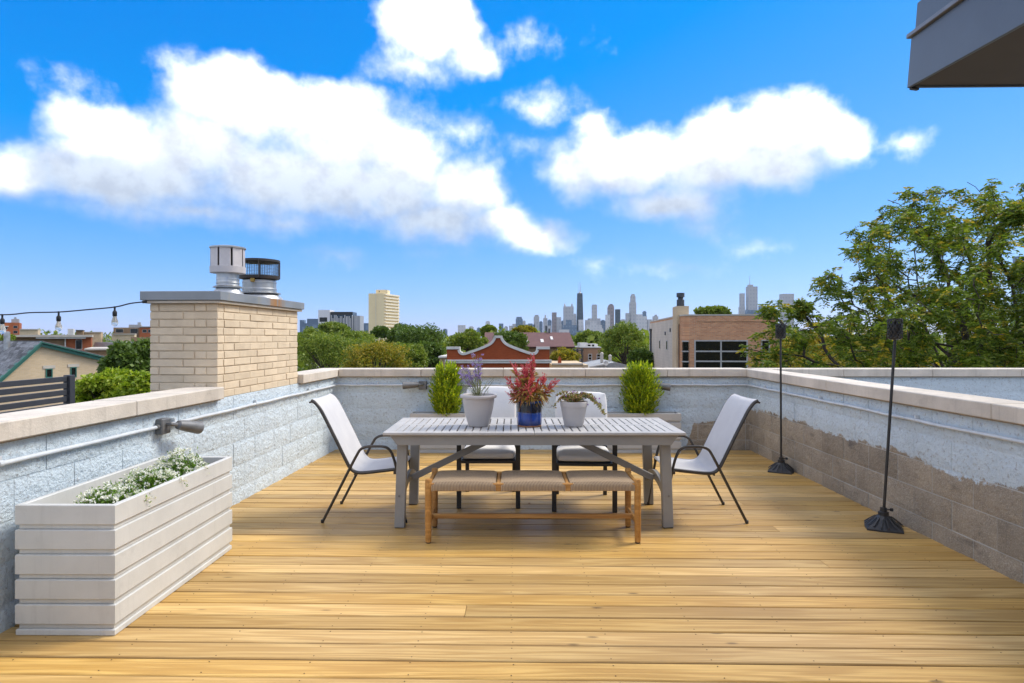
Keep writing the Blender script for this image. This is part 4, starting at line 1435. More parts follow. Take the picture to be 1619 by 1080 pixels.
sp_ = thing('flower_pot', (0.483, PY, TZ + .0005), 'small taupe plastic pot holding a trailing plant', 'pot')
pot_lathe(sp_, [(0, 0), (.069, 0), (.073, .004), (.075, .012), (.086, .06), (.096, .12), (.101, .15), (.104, .152), (.108, .19), (.106, .194), (.101, .19), (.097, .155), (.09, .15), (0, .15)], MATS['plastic_pot'])
q = MB(); q.lathe([(0, .15), (.097, .154)], 24); q.build('soil', MATS['soil'], sp_)
tr = thing('trailing_plant', (0.483, PY, TZ + .155), 'bushy trailing plant with small purple flowers spilling out of the small pot', 'plant')
rng = np.random.default_rng(23)
q = MB(); VL = []; VF = []
stems = []
for i in range(46):
    a = rng.uniform(0, 2 * math.pi); r = rng.uniform(.02, .10)
    stems.append([(0, 0, 0), (r * .6 * math.cos(a), r * .6 * math.sin(a), .06), (r * math.cos(a), r * math.sin(a), rng.uniform(.035, .105))])
for (dx, dz, n_) in ((.16, .055, 3), (.20, -.01, 3), (.235, -.055, 4), (-.11, .05, 2), (-.15, .0, 2), (-.13, .085, 2)):
    for c in range(n_):
        e = rng.normal(size=3) * .012
        stems.append([(0, 0, .02), (dx * .45, e[1], .085 + e[2]), (dx * .75, e[1] * 2 - .02, dz * .5 + .055), (dx + e[0], e[1] * 2 - .03, dz)])
for stp in stems:
    pts = curve(stp, 4)
    q.tube(pts, .0013, 4, False)
    P_ = np.array([tuple(p) for p in pts[2:]])
    for rep in range(3 if len(stp) > 3 else 3):
        n_ = len(P_)
        VL.append(diamonds(P_ + rng.normal(size=(n_, 3)) * .005, rand_dirs(n_, rng) + np.array([0, -.2, .3]), rng.uniform(.014, .026, n_), rng.uniform(.009, .015, n_), rng))
for c in range(26):
    a = rng.uniform(0, 2 * math.pi); r = rng.uniform(.0, .085)
    cc = np.array([r * math.cos(a), r * math.sin(a), rng.uniform(.075, .115)]) if c < 16 else np.array([rng.uniform(.05, .2), -.03, rng.uniform(-.02, .07)])
    d = unit(rand_dirs(6, rng) + np.array([0, -.5, .8]))
    VF.append(diamonds(np.repeat(cc[None], 6, 0), d, .013, .010, rng))
q.build('stems', MATS['stem'], tr)
leaf_obj('leaves', VL, MATS['trail_leaf'], tr); fw_ = leaf_obj('flowers', VF, leaf_mat('purple', [(0.20, 0.06, 0.36), (0.36, 0.18, 0.55), (0.62, 0.55, 0.6)], .6, .2), tr)
fw_['kind'] = 'stuff'
q = MB(); q.add([(0, 0, 0), (.02, .008, .006), (.045, .002, .002), (.022, -.012, .008)], [(0, 1, 2, 3)])
lf = link('fallen_leaf', raw_mesh('fallen_leaf', q.v, q.f, simple('dry_leaf', (0.35, 0.12, 0.03), .8)), None, (0.135, 5.32, 0.004), (0.3, 0.2, .8))
prop(lf, 'dry brown leaf lying on the deck under the table', 'leaf')

# ================================================================== TREES
leaf_mat('locust_leaf', [(0.06, 0.105, 0.012), (0.11, 0.17, 0.018), (0.17, 0.235, 0.028), (0.25, 0.31, 0.04)], .5, .45)
leaf_mat('locust_gold', [(0.158, 0.175, 0.023), (0.289, 0.275, 0.034), (0.446, 0.350, 0.034), (0.578, 0.400, 0.034)], .5, .4)
leaf_mat('leaf_dark', [(0.059, 0.104, 0.017), (0.092, 0.152, 0.026), (0.134, 0.208, 0.036)], .5, .3)
leaf_mat('leaf_mid', [(0.095, 0.150, 0.020), (0.142, 0.210, 0.027), (0.205, 0.270, 0.041), (0.284, 0.315, 0.054)], .5, .35)
leaf_mat('leaf_yellow', [(0.128, 0.162, 0.018), (0.227, 0.230, 0.024), (0.340, 0.284, 0.030), (0.425, 0.297, 0.036)], .5, .35)
leaf_mat('leaf_bright', [(0.105, 0.175, 0.011), (0.197, 0.288, 0.023), (0.315, 0.413, 0.034), (0.472, 0.525, 0.090)], .4, .4)


def tree(label, base, centre, rad, leaf, mat, seed, nclump=70, per=60, group=None, flat=.75):
    """trunk and limbs up to a crown of many leaf clumps round `centre` with radii `rad`"""
    rng = np.random.default_rng(seed)
    t = thing('tree', (base[0], base[1], GROUND), label, 'tree', group)
    C_ = np.array([centre[0] - base[0], centre[1] - base[1], centre[2] - GROUND])
    R_ = np.array(rad)
    d = rand_dirs(nclump, rng)
    d[:, 2] = np.where(d[:, 2] < -.5, -d[:, 2], d[:, 2])
    # lobes: a few big swellings give the outline its bumps
    lob = rand_dirs(9, rng)
    swell = 0.78 + .30 * np.max(np.clip(d @ lob.T, 0, 1) ** 6, axis=1)
    f = rng.uniform(.45, 1.0, nclump) ** .5
    cl = C_ + d * R_ * (f * swell)[:, None]
    size = R_.mean() * rng.uniform(.16, .30, nclump)
    q = MB()
    top = C_ + np.array([0, 0, R_[2] * .2])
    r0 = .05 * R_.mean() + .06
    q.tube([(0, 0, 0), (C_[0] * .3, C_[1] * .3, C_[2] * .5), (C_[0] * .8, C_[1] * .8, C_[2] - R_[2] * .5), tuple(top)], [r0, r0 * .8, r0 * .6, r0 * .15], 7)
    st = np.array([C_[0] * .7, C_[1] * .7, C_[2] - R_[2] * .75])
    for c in cl[::3]:
        mid = (st + c) / 2 + np.array([0, 0, -.08 * R_[2]])
        q.tube([tuple(st), tuple(mid), tuple(c)], [r0 * .35, r0 * .22, r0 * .06], 5, False)
    q.build('trunk', MATS['bark'], t, True)
    n = nclump * per
    ii = np.repeat(np.arange(nclump), per)
    o = rand_dirs(n, rng) * (rng.uniform(.1, 1, n) ** .45)[:, None] * np.array([1, 1, flat])
    B = cl[ii] + o * size[ii][:, None]
    D = o + rand_dirs(n, rng) * .7 + np.array([0, 0, -.15])
    l = leaf * rng.uniform(.7, 1.35, n)
    leaf_obj('crown', [diamonds(B, D, l, l * .62, rng, droop=.1)], MATS[mat], t)
    return t


def tree_px(label, px, py, w, h, Y, mat, seed, nclump=70, per=60, leaf=None, group=None, flat=.75):
    """a tree standing Y metres off whose crown spans w x h photo pixels round (px, py)"""
    c = at(px, py, Y)
    s = Y / F
    return tree(label, (c.x, c.y), c, (w / 2 * s, w / 2 * s * .9, h / 2 * s), leaf or max(.08, Y * .0034), mat, seed, nclump, per, group, flat)


def locust(label, base, centre, rad, seed, mat, nattr=900, step=.34, spray=4, leaflen=.085, trunk_r=.2, fork=None):
    """airy tree grown branch by branch towards points spread through its crown"""
    rng = np.random.default_rng(seed)
    t = thing('tree', (base[0], base[1], GROUND), label, 'tree')
    off = np.array([base[0], base[1], GROUND])
    C_, R_ = np.array(centre) - off, np.array(rad)
    lob = rand_dirs(14, rng)
    A = []
    while len(A) < nattr:
        d = rng.uniform(-1, 1, 3)
        rr_ = np.linalg.norm(d)
        if rr_ > 1 or rr_ < .15: continue
        sw = .74 + .34 * max(0.0, float(np.max((lob @ (d / rr_)))) ** 8)
        if rr_ > sw: continue
        A.append(C_ + d * R_)
    A = np.array(A)
    fork = np.array(fork) - off if fork is not None else C_ - np.array([0, 0, R_[2] * .8])
    nodes = [np.array([0, 0, 0.0])]; par = [-1]
    nst = int(np.linalg.norm(fork) / step)
    for i in range(1, nst + 1):
        nodes.append(fork * i / nst + np.array([.05 * math.sin(i * .7), .04 * math.cos(i * .9), 0])); par.append(len(nodes) - 2)
    nodes = list(nodes)
    alive = np.ones(len(A), bool)
    N = np.array(nodes)
    near = np.full(len(A), 0); nd = np.full(len(A), 1e9)
    start = 0
    for it in range(70):
        new = N[start:]
        dd = np.linalg.norm(A[:, None] - new[None], axis=2)
        j = dd.argmin(1); mn = dd[np.arange(len(A)), j]
        up_ = mn < nd
        near[up_] = j[up_] + start; nd[up_] = mn[up_]
        alive &= nd > step * 1.15
        if not alive.any(): break
        start = len(N)
        add, pp = [], []
        for k_ in np.unique(near[alive]):
            if k_ < nst * .6: 
                continue
            v = unit(A[alive & (near == k_)] - N[k_]).sum(0)
            v = unit((unit(v[None])[0] + rng.normal(size=3) * .16)[None])[0]
            add.append(N[k_] + v * step); pp.append(int(k_))
        if not add: break
        N = np.concatenate([N, np.array(add)]); par += pp
    n = len(N)
    w_ = np.zeros(n); kids = np.zeros(n, int)
    for p in par[1:]: kids[p] += 1
    for i in range(n - 1, 0, -1):
        if kids[i] == 0: w_[i] += 1
        w_[par[i]] += w_[i]
    rad_ = np.maximum(.006, trunk_r * (w_ / w_[0]) ** .46)
    q = MB()
    for i in range(1, n):
        p = par[i]
        q.tube([tuple(N[p]), tuple(N[i])], [min(rad_[p], rad_[i] * 1.5), rad_[i]], 5 if rad_[i] > .03 else 4, False)
    q.build('trunk', MATS['bark'], t, True)
    tips = np.where(rad_ < .035)[0]
    tips = tips[tips > nst]
    keep = rng.uniform(size=len(tips)) < np.clip(.45 + .6 * (rng.uniform(size=len(tips))), 0, 1)
    tips = tips[keep]
    S0 = np.repeat(N[tips], spray, 0)
    ns = len(S0)
    S0 = S0 + rng.normal(size=(ns, 3)) * .06
    SD = unit(rand_dirs(ns, rng) * np.array([1, 1, .55]) + np.array([0, 0, -.10]))
    SL = rng.uniform(.16, .34, ns)
    tone = rng.uniform(size=ns)
    out_ = []
    side_ = unit(np.cross(SD, np.array([0, 0, 1.0])))
    K = 6
    for kk in range(K):
        f = (kk + .6) / K
        c = S0 + SD * (SL * f)[:, None] + np.array([0, 0, -1.0]) * (SL * .35 * f * f)[:, None]
        for sg_ in (-1, 1):
            d = side_ * sg_ + SD * .55 + rng.normal(size=(ns, 3)) * .25 + np.array([0, 0, -.25])
            l = leaflen * rng.uniform(.7, 1.2, ns)
            out_.append(diamonds(c, d, l, l * .36, rng))
    # leaves of one spray turn together: two crowns, green and yellowed
    nq = 4
    V = np.stack([o[0].reshape(ns, nq, 3) for o in out_], 1)
    gold = tone > .86
    for sel, mt, nm in ((~gold, mat, 'crown'), (gold, 'locust_gold', 'yellowed_leaves')):
        v = V[sel].reshape(-1, 3)
        link(nm, raw_mesh(nm, v, np.arange(len(v)).reshape(-1, 4), MATS[mt]), t)
    return t


locust('large airy locust tree with green and yellow leaves beyond the torches', (13.1, 16.5), (13.6, 16.5, .9), (8.0, 5.2, 6.2), 12, 'locust_leaf', 3000, .34, 12, .12, .26, fork=(12.6, 16.3, -1.6))
locust('yellowing locust tree lower down between the brick house and the large locust', (15.6, 29.0), (15.9, 29.0, -1.0), (4.8, 4.0, 3.6), 31, 'locust_gold', 1300, .42, 9, .18, .22, fork=(15.5, 28.8, -4.5))
tree_px('dark green tree showing through under the large locust', 1510, 552, 340, 170, 33, 'leaf_dark', 41, 130, 70)
tree_px('olive green tree low behind the wall at the picture edge', 1640, 540, 180, 150, 40, 'leaf_mid', 42, 60, 60)
tree_px('small yellow green tree just above the wall cap between the torches', 1360, 575, 90, 50, 24, 'leaf_yellow', 43, 40, 60)

# trees on the planter side
tree_px('bright leafy tree top close behind the wall beside the slat fence', 168, 628, 96, 92, 9.6, 'leaf_bright', 51, 70, 170, .06)
tree_px('bright leafy tree top close behind the wall against the chimney', 222, 622, 62, 78, 9.2, 'leaf_bright', 52, 50, 170, .06)
tree_px('dark green tree between the gabled house and the chimney', 212, 577, 92, 76, 22, 'leaf_dark', 53, 70, 70, .16)
tree_px('pale green shrub tree at the picture edge above the shingled roof', 8, 545, 40, 34, 40, 'leaf_mid', 54, 25, 60)

TREES = [  # px, py, w, h, Y, tone, label
    (520, 563, 110, 80, 38, 'leaf_mid', 'broad olive tree just right of the chimney'),
    (600, 575, 110, 66, 34, 'leaf_yellow', 'yellow green tree low above the wall below the beige tower'),
    (668, 552, 84, 74, 48, 'leaf_dark', 'dense dark green tree right of the beige tower'),
    (566, 566, 90, 56, 42, 'leaf_mid', 'green tree filling the gap left of the yellow green one'),
    (640, 572, 84, 58, 39, 'leaf_mid', 'green tree filling the gap right of the yellow green one'),
    (640, 540, 70, 52, 60, 'leaf_dark', 'dark tree top at the foot of the beige tower'),
    (556, 541, 80, 40, 70, 'leaf_mid', 'green tree top in front of the white and black building'),
    (495, 545, 60, 50, 62, 'leaf_mid', 'green tree top beside the chimney edge'),
    (676, 566, 50, 56, 46, 'leaf_dark', 'dark green tree beside the red gable parapet'),
    (738, 542, 56, 34, 66, 'leaf_mid', 'green tree behind the left shoulder of the red gable parapet'),
    (772, 526, 24, 26, 110, 'leaf_mid', 'slender green tree peeking over the red gable parapet'),
    (808, 540, 56, 36, 58, 'leaf_dark', 'dark green tree right of the red gable peak'),
    (828, 527, 40, 20, 120, 'leaf_yellow', 'yellowish tree top above the maroon roof'),
    (892, 566, 46, 26, 60, 'leaf_yellow', 'bright yellow green tree below the maroon roof'),
    (930, 536, 52, 22, 140, 'leaf_mid', 'tree top between the maroon roof and the round tree'),
    (988, 549, 80, 74, 66, 'leaf_mid', 'large rounded green tree beside the house with the brick chimney'),
    (1012, 571, 40, 36, 52, 'leaf_dark', 'small dark tree against the pale side of the brick house'),
    (1126, 494, 48, 17, 90, 'leaf_mid', 'tree top showing over the roof of the brick house'),
    (530, 522, 50, 22, 180, 'leaf_mid', 'distant green tree top below the white and black building'),
    (602, 527, 30, 18, 200, 'leaf_dark', 'distant dark tree at the base of the beige tower'),
]
for i, (px, py, w_, h_, Y, mt, lab) in enumerate(TREES):
    tree_px(lab, px, py, w_, h_, Y, mt, 100 + i, 85, 85, None, 'trees beyond the end wall')

# the far belt of street trees reads as one mass
rng = np.random.default_rng(77)
n = 900
Yd = np.exp(rng.uniform(math.log(95), math.log(1900), n))
Xd = rng.uniform(-.9, .95, n) * Yd
Zt = rng.uniform(-3.5, 1.5, n) + np.where(Yd > 300, rng.uniform(0, 4.5, n), 0)
V = []
per = 46
R = rng.uniform(3.0, 5.5, n)
cx = np.repeat(np.stack([Xd, Yd, Zt - R * .7], 1), per, 0)
o = rand_dirs(n * per, rng)
o[:, 2] = np.abs(o[:, 2]) * 1.0 - .15
rr_ = np.repeat(R, per)[:, None] * rng.uniform(.75, 1.08, (n * per, 1))
l = np.repeat(R * .38, per) * rng.uniform(.7, 1.3, n * per)
tl = leaf_obj('treeline', [diamonds(cx + o * rr_, rand_dirs(n * per, rng) + o * .4, l, l * .8, rng)], MATS['leaf_mid'], None)
prop(tl, 'far belt of city trees running up to the skyline', None, None, 'stuff')

# ================================================================== BUILDINGS
brick_mat('tan_brick', (0.66, 0.51, 0.33), (0.59, 0.45, 0.285), (0.58, 0.49, 0.38), .2, .067, .008)
brick_mat('orange_brick', (0.70, 0.35, 0.18), (0.50, 0.22, 0.11), (0.50, 0.38, 0.28), .22, .08, .012)
brick_mat('red_brick', (0.37, 0.085, 0.03), (0.32, 0.07, 0.025), (0.28, 0.09, 0.045), .2, .067, .006)
brick_mat('pale_block', (0.58, 0.52, 0.45), (0.55, 0.49, 0.425), (0.5, 0.45, 0.40), .4, .2, .012)
brick_mat('brown_brick', (0.30, 0.20, 0.115), (0.25, 0.16, 0.09), (0.26, 0.20, 0.15), .2, .067, .006)
brick_mat('orange_flat', (0.42, 0.13, 0.055), (0.38, 0.11, 0.05), (0.36, 0.15, 0.08), .2, .067, .006)
simple('white_trim', (0.66, 0.64, 0.61), .7, (0.55, 0.53, 0.5), 1.5)
simple('stone_trim', (0.50, 0.46, 0.40), .8, (0.42, 0.39, 0.34), 2)
simple('green_trim', (0.03, 0.15, 0.115), .5, (0.025, 0.12, 0.095), 2)
simple('maroon_roof', (0.125, 0.058, 0.052), .8, (0.10, 0.045, 0.042), 1.2, rnd=.05)
simple('tar_roof', (0.10, 0.10, 0.10), .9)
simple('grey_roof', (0.36, 0.37, 0.38), .8)
simple('glass_dark', (0.012, 0.014, 0.014), .12)
simple('alu', (0.42, 0.42, 0.41), .45)
simple('shingle', (0.20, 0.205, 0.215), .9, (0.10, 0.105, 0.115), 5.0, rnd=.5)
simple('pipe_dark', (0.05, 0.06, 0.075), .5)


def window(parent, x0, x1, z0, z1, y, frame, cols=1, rows=1, fw=.06, proud=.03, sill=None):
    """window set in the plane local y (facing -y): frame, mullions, glass"""
    q = MB()
    for (a, b_, c_, d) in ((x0, x0 + fw, z0, z1), (x1 - fw, x1, z0, z1), (x0 + fw, x1 - fw, z0, z0 + fw), (x0 + fw, x1 - fw, z1 - fw, z1)):
        q.box(a, b_, y - proud, y + .04, c_, d)
    wx, wz = (x1 - x0 - 2 * fw) / cols, (z1 - z0 - 2 * fw) / rows
    for i in range(1, cols):
        xm = x0 + fw + wx * i; q.box(xm - fw / 2, xm + fw / 2, y - proud + .002, y + .04, z0 + fw, z1 - fw)
    for j in range(1, rows):
        zm = z0 + fw + wz * j; q.box(x0 + fw, x1 - fw, y - proud + .004, y + .04, zm - fw / 2, zm + fw / 2)
    fr = q.build('window', MATS[frame], parent)
    for i in range(cols):
        for j in range(rows):
            a, c_ = x0 + fw + wx * i + .001, z0 + fw + wz * j + .001
            g_ = MB(); g_.box(a, a + wx - .002, y - .006, y - .001, c_, c_ + wz - .002); g_.build('pane', MATS['glass_dark'], fr)
    if sill:
        s_ = MB(); s_.box(x0 - .06, x1 + .06, y - .07, y + .02, z0 - .09, z0 - .002); s_.build('sill', MATS[sill], fr)
    return fr


# ---- brick house with the big window, beyond the torches
hb = thing('brick_house', (10.3, 38.0, GROUND), 'orange brick house with a large gridded window and pale side wall', 'house', None, math.radians(-6))
G = -GROUND
zt = H + (533 - 499.5) / F * 38 + G
WF, DP = 5.62, 16.6
q = MB()
arc = [(0.0, 1.1), (.05, .62), (.2, .25), (.48, .06), (.85, 0.0)]
poly = [(x, y) for x, y in arc] + [(WF, 0), (WF, DP), (0, DP)]
n = len(poly)
q.add([(x, y, 0) for x, y in poly] + [(x, y, zt) for x, y in poly], [tuple(range(n))[::-1], tuple(range(n, 2 * n))] + [(i, (i + 1) % n, (i + 1) % n + n, i + n) for i in range(n)])
q.build('front_wall', MATS['orange_brick'], hb)
q = MB(); q.box(-.07, -.002, 1.05, DP, 0, zt - .12); q.build('side_wall', MATS['pale_block'], hb)
q = MB(); q.add([(x - .03 if x < .1 else x, y - .06, z) for z in (zt + .002, zt + .09) for x, y in poly], [tuple(range(n))[::-1], tuple(range(n, 2 * n))] + [(i, (i + 1) % n, (i + 1) % n + n, i + n) for i in range(n)]); q.build('coping', MATS['stone_trim'], hb)
q = MB(); q.box(.9, WF + .01, -.035, -.003, zt - .35, zt - .02); q.build('soldier_course', MATS['orange_brick'], hb)
zw1 = H + (533 - 537.5) / 26.0526 + G; Yw = 38.0
xw = lambda px: ((px - 809.5) / F * 38.0 - 10.3) / .995
zpx = lambda py, Y=38.0: H - (py - 533) / F * Y + G
window(hb, xw(1097), xw(1178.5), zpx(589), zpx(537.5), 0, 'alu', 2, 3, .085, .04)
window(hb, xw(1198), xw(1211.5), zpx(556), zpx(537), 0, 'alu', 1, 1, .07, .04, 'white_trim')
window(hb, xw(1199), xw(1212), zpx(592), zpx(573), 0, 'alu', 1, 1, .07, .04, 'white_trim')
q = MB()
for j in range(3): q.box(.08, .40, .02 + .0, .3, zpx(589) + j * .62 + .08, zpx(589) + j * .62 + .62)
cw = q.build('corner_window', MATS['glass_dark'], hb)
for j in range(4):
    g_ = MB(); g_.box(.05, .42, .0, .32, zpx(589) + j * .62 + .0, zpx(589) + j * .62 + .08); g_.build('transom', MATS['alu'], cw)
chm = MB(); chm.box(-.16, .58, .9, 2.6, zt - .5, H + (533 - 484) / F * 39 + G); chm.box(-.18, -.071, .9, 2.6, 0, zt - .5)
chs = chm.build('chimney', MATS['tan_brick'], hb)
q = MB(); zc = H + (533 - 484) / F * 39 + G
q.lathe([(.24, 0), (.24, .42), (.20, .44), (.17, .47), (.17, .58), (.25, .60), (.25, .86), (.0, .88)], 20, (.2, 1.7, zc)); q.build('flue_pipe', MATS['pipe_dark'], chs, True)
for yy in (5.5, 9.3):
    f_ = MB(); f_.box(-.10, -.065, yy, yy + .55, zpx(553, 45), zpx(538, 45)); wd = f_.build('slit_window', MATS['alu'], hb)
    f_ = MB(); f_.box(-.105, -.099, yy + .08, yy + .47, zpx(553, 45) + .06, zpx(538, 45) - .06); f_.build('pane', MATS['glass_dark'], wd)
q = MB(); q.tube([(-.13, 15.0, 0), (-.13, 15.0, zpx(523, 53))], .09, 8); q.box(-.25, -.07, 14.75, 15.25, zpx(523, 53), zpx(520, 53)); q.build('downpipe', MATS['pipe_dark'], hb)
for (yy, py) in ((4.0, 522), (6.4, 527)):
    q = MB(); q.box(-.12, -.068, yy, yy + .35, zpx(py, 43) - .12, zpx(py, 43) + .12); q.build('vent', MATS['pipe_dark'], hb)

# ---- red brick front with the curved white parapet
Yr = 43.0
sr_ = Yr / F
rp = thing('brick_building', ((787.5 - 809.5) * sr_, Yr, GROUND), 'red brick building with a curved white gable parapet', 'building')
def rz_(py): return H - (py - 533) * sr_ + G
def rx2(px): return (px - 787.5) * sr_
outl = []
for (px, py) in ((706, 550.5), (727, 550.5)): outl.append((rx2(px), rz_(py)))
def arcp(p0, p1, p2, n=9):
    o = []
    for i in range(n):
        t_ = i / (n - 1)
        o.append(((1 - t_) ** 2 * p0[0] + 2 * t_ * (1 - t_) * p1[0] + t_ * t_ * p2[0], (1 - t_) ** 2 * p0[1] + 2 * t_ * (1 - t_) * p1[1] + t_ * t_ * p2[1]))
    return o
pts = [(706, 548.4), (727.2, 548.4), (727.4, 553.5)] + arcp((727.4, 553.5), (728.5, 558.8), (735, 557.4), 6)[1:] + arcp((735, 557.4), (752, 552.2), (769, 545.0), 7)[1:] + arcp((769, 545.0), (779.5, 540.5), (781.4, 530.6), 7)[1:]
full_ = pts + [(1575.2 - x, y) for x, y in pts[::-1]]
topl = [(rx2(x), rz_(y)) for x, y in full_]
body = [(x, z - .09) for x, z in topl]
q = MB(); q.prism([(topl[0][0] + .02, 0)] + [(min(max(x, topl[0][0] + .02), topl[-1][0] - .02), z) for x, z in body] + [(topl[-1][0] - .02, 0)], 0, .35); q.build('parapet', MATS['red_brick'], rp)
q = MB()
nn_ = len(topl)
lo = []
for i, (x, z) in enumerate(topl):
    a, b_ = topl[max(0, i - 1)], topl[min(nn_ - 1, i + 1)]
    d = Vector((b_[0] - a[0], 0, b_[1] - a[1])).normalized()
    lo.append((x + d.z * .17, z - abs(d.x) * .17))
for i in range(nn_ - 1):
    p_ = [topl[i], topl[i + 1], lo[i + 1], lo[i]]
    q.add([(x, -.10, z) for x, z in p_] + [(x, .42, z) for x, z in p_], [(0, 1, 2, 3), (7, 6, 5, 4), (0, 4, 5, 1), (2, 6, 7, 3)])
q.build('coping', MATS['white_trim'], rp)
q = MB(); q.box(rx2(703.5), rx2(872), -.14, -.002, rz_(574.2), rz_(568.6)); q.box(rx2(705), rx2(870.5), -.20, -.002, rz_(570.6), rz_(569.6)); q.build('cornice', MATS['white_trim'], rp)
q = MB(); q.box(rx2(694), rx2(868), .36, 14, 0, rz_(566)); q.build('rear_wall', MATS['tan_brick'], rp)
q = MB(); q.box(rx2(692.5), rx2(706.2), .10, 14.05, rz_(566) + .002, rz_(563.5)); q.build('side_coping', MATS['white_trim'], rp)

# ---- house with the maroon roof
Ym = 76.0
sm = Ym / F
mr = thing('house', (at(838, 533, Ym).x, Ym, GROUND), 'house with a long maroon shingle roof and small skylights', 'house', None, math.radians(2))
def mz(py): return H - (py - 533) * sm + G
L0, L1 = (766 - 838) * sm, (908.5 - 838) * sm
q = MB(); q.box(L0 + .2, L1 - .2, 0, 9, 0, mz(548.5)); q.build('wall', MATS['brown_brick'], mr)
ze, zr = mz(548), mz(526.5) + .1
q = MB(); q.prism([(-.5, ze), (4.5, zr), (9.5, ze), (9.3, ze - .18), (4.5, zr - .18), (-.3, ze - .18)], L0, L1, Matrix(((0, 1, 0, 0), (1, 0, 0, 0), (0, 0, 1, 0), (0, 0, 0, 1))))
rf = q.build('roof', MATS['maroon_roof'], mr)
sl_ = (zr - ze) / 5.0
for (px, py, w_) in ((833.5, 540, 4), (858.5, 539.5, 5), (875, 535.3, 4)):
    x = (px - 838) * sm; zc = mz(py); yc = -.5 + (zc - ze) / sl_
    M = Matrix.Translation((x, yc, zc)) @ Matrix.Rotation(math.atan(sl_), 4, 'X')
    q = MB(); q.bbox(-w_ / 2 * sm, w_ / 2 * sm, -.55, .55, -.05, .10, .02, M); q.build('skylight', MATS['white_trim'], rf)
q = MB(); q.box((872.5 - 838) * sm, (875 - 838) * sm, 4.2, 4.6, zr - .1, zr + .5); q.build('chimney', MATS['tar_roof'], rf)
for x in (1.3, 3.3):
    window(mr, x, x + .8, mz(562), mz(552), 0, 'white_trim', 1, 2, .08)

# ---- small pinkish brick house with a white roof terrace
Yp = 84.0
s84 = Yp / F
pk = thing('house', (at(935, 533, Yp).x, Yp, GROUND), 'narrow salmon brick house with two windows below a white roof terrace', 'house')
def pz(py): return H - (py - 533) * s84 + G
q = MB(); q.box(-12 * s84, 15 * s84, 0, 10, 0, pz(550)); q.build('wall', brick_mat('salmon_brick', (0.44, 0.25, 0.15), (0.40, 0.22, 0.13), (0.38, 0.28, 0.2)), pk)
q = MB(); q.box(-17 * s84, 15.5 * s84, -.15, 8, pz(550) + .002, pz(548.4)); q.box(-16 * s84, -3 * s84, 1.5, 5, pz(548.4) + .002, pz(542.3)); q.box(2 * s84, 12 * s84, 1.2, 5, pz(548.4) + .002, pz(544)); q.build('roof_terrace', MATS['white_trim'], pk)
for (a, b_) in ((-4, 0.3), (3, 6)):
    q = MB(); q.box(a * s84, b_ * s84, 1.1, 1.19, pz(547.6), pz(545)); q.build('terrace_window', MATS['glass_dark'], pk)
for px in (930, 943.5):
    window(pk, (px - 935) * s84 - .02, (px - 935 + 6) * s84, pz(569.5), pz(559.5), 0, 'white_trim', 1, 2, .07, .03, 'stone_trim')
dp = thing('back_porch', (at(913, 533, 80).x, 80.0, GROUND), 'dark wooden back porch stairs left of the salmon brick house', 'porch')
s80 = 80 / F
for px in (907, 913, 920):
    q = MB(); q.bar(((px - 913) * s80, 0, 0), ((px - 913) * s80, 0, H - (551 - 533) * s80 + G), .22, .22); q.build('post', MATS['tar_roof'], dp)
for py in (553, 562, 571):
    q = MB(); q.box(-7 * s80, 9 * s80, -.2, 2.5, H - (py + 1.5 - 533) * s80 + G, H - (py - 533) * s80 + G); q.build('landing', MATS['tar_roof'], dp)
q = MB(); q.bar((-5 * s80, .4, H - (571 - 533) * s80 + G), (6 * s80, .4, H - (562 - 533) * s80 + G), .1, .3); q.build('stair', MATS['tar_roof'], dp)
# low roofs and chimney pots between
lr = thing('low_house', (at(975, 533, 56).x, 56.0, GROUND), 'low grey roofed house with chimneys and a satellite dish before the round tree', 'house')
s56 = 56 / F
def lz(py): return H - (py - 533) * s56 + G
q = MB(); q.box(-48 * s56, 30 * s56, 0, 8, 0, lz(582)); q.build('wall', MATS['tan_brick'], lr)
q = MB(); q.prism([(-50 * s56, lz(582)), (-4 * s56, lz(572.5)), (32 * s56, lz(581)), (32 * s56, lz(584)), (-50 * s56, lz(584))], -.3, 8.3); q.build('roof', MATS['grey_roof'], lr)
for (px, py) in ((957, 561), (970.5, 565)):
    q = MB(); q.box((px - 975) * s56 - .12, (px - 975) * s56 + .12, 2, 2.3, lz(577), lz(py)); q.lathe([(.16, 0), (.16, .08), (.05, .2), (0, .2)], 10, ((px - 975) * s56, 2.15, lz(py))); q.build('chimney', MATS['stone_trim'], lr)
M = Matrix.Translation(((956.5 - 975) * s56, -.6, lz(574))) @ Matrix.Rotation(math.radians(80), 4, 'X')
q = MB(); q.lathe([(0, 0), (.12, .012), (.21, .04), (.21, .05), (.12, .022), (0, .01)], 16, M=M); q.build('satellite_dish', MATS['white_trim'], lr, True)
q = MB(); q.bar(((956.5 - 975) * s56, -.5, lz(583)), ((956.5 - 975) * s56, -.5, lz(574)), .05, .05); q.bar(((930 - 975) * s56, -.45, lz(580)), ((956 - 975) * s56, -.45, lz(575.5)), .1, .1); q.build('roof_edge', MATS['white_trim'], lr)
bc_ = thing('low_building', (at(886, 533, 50).x, 50.0, GROUND), 'low brick building with a small chimney right of the red gable parapet', 'building')
s50 = 50 / F
q = MB(); q.box(-13 * s50, 44 * s50, 0, 9, 0, H - (577 - 533) * s50 + G); q.build('wall', MATS['tan_brick'], bc_)
q = MB(); q.box(-13.5 * s50, 36 * s50, -.1, .3, H - (577 - 533) * s50 + G + .002, H - (574.4 - 533) * s50 + G); q.build('coping', MATS['stone_trim'], bc_)
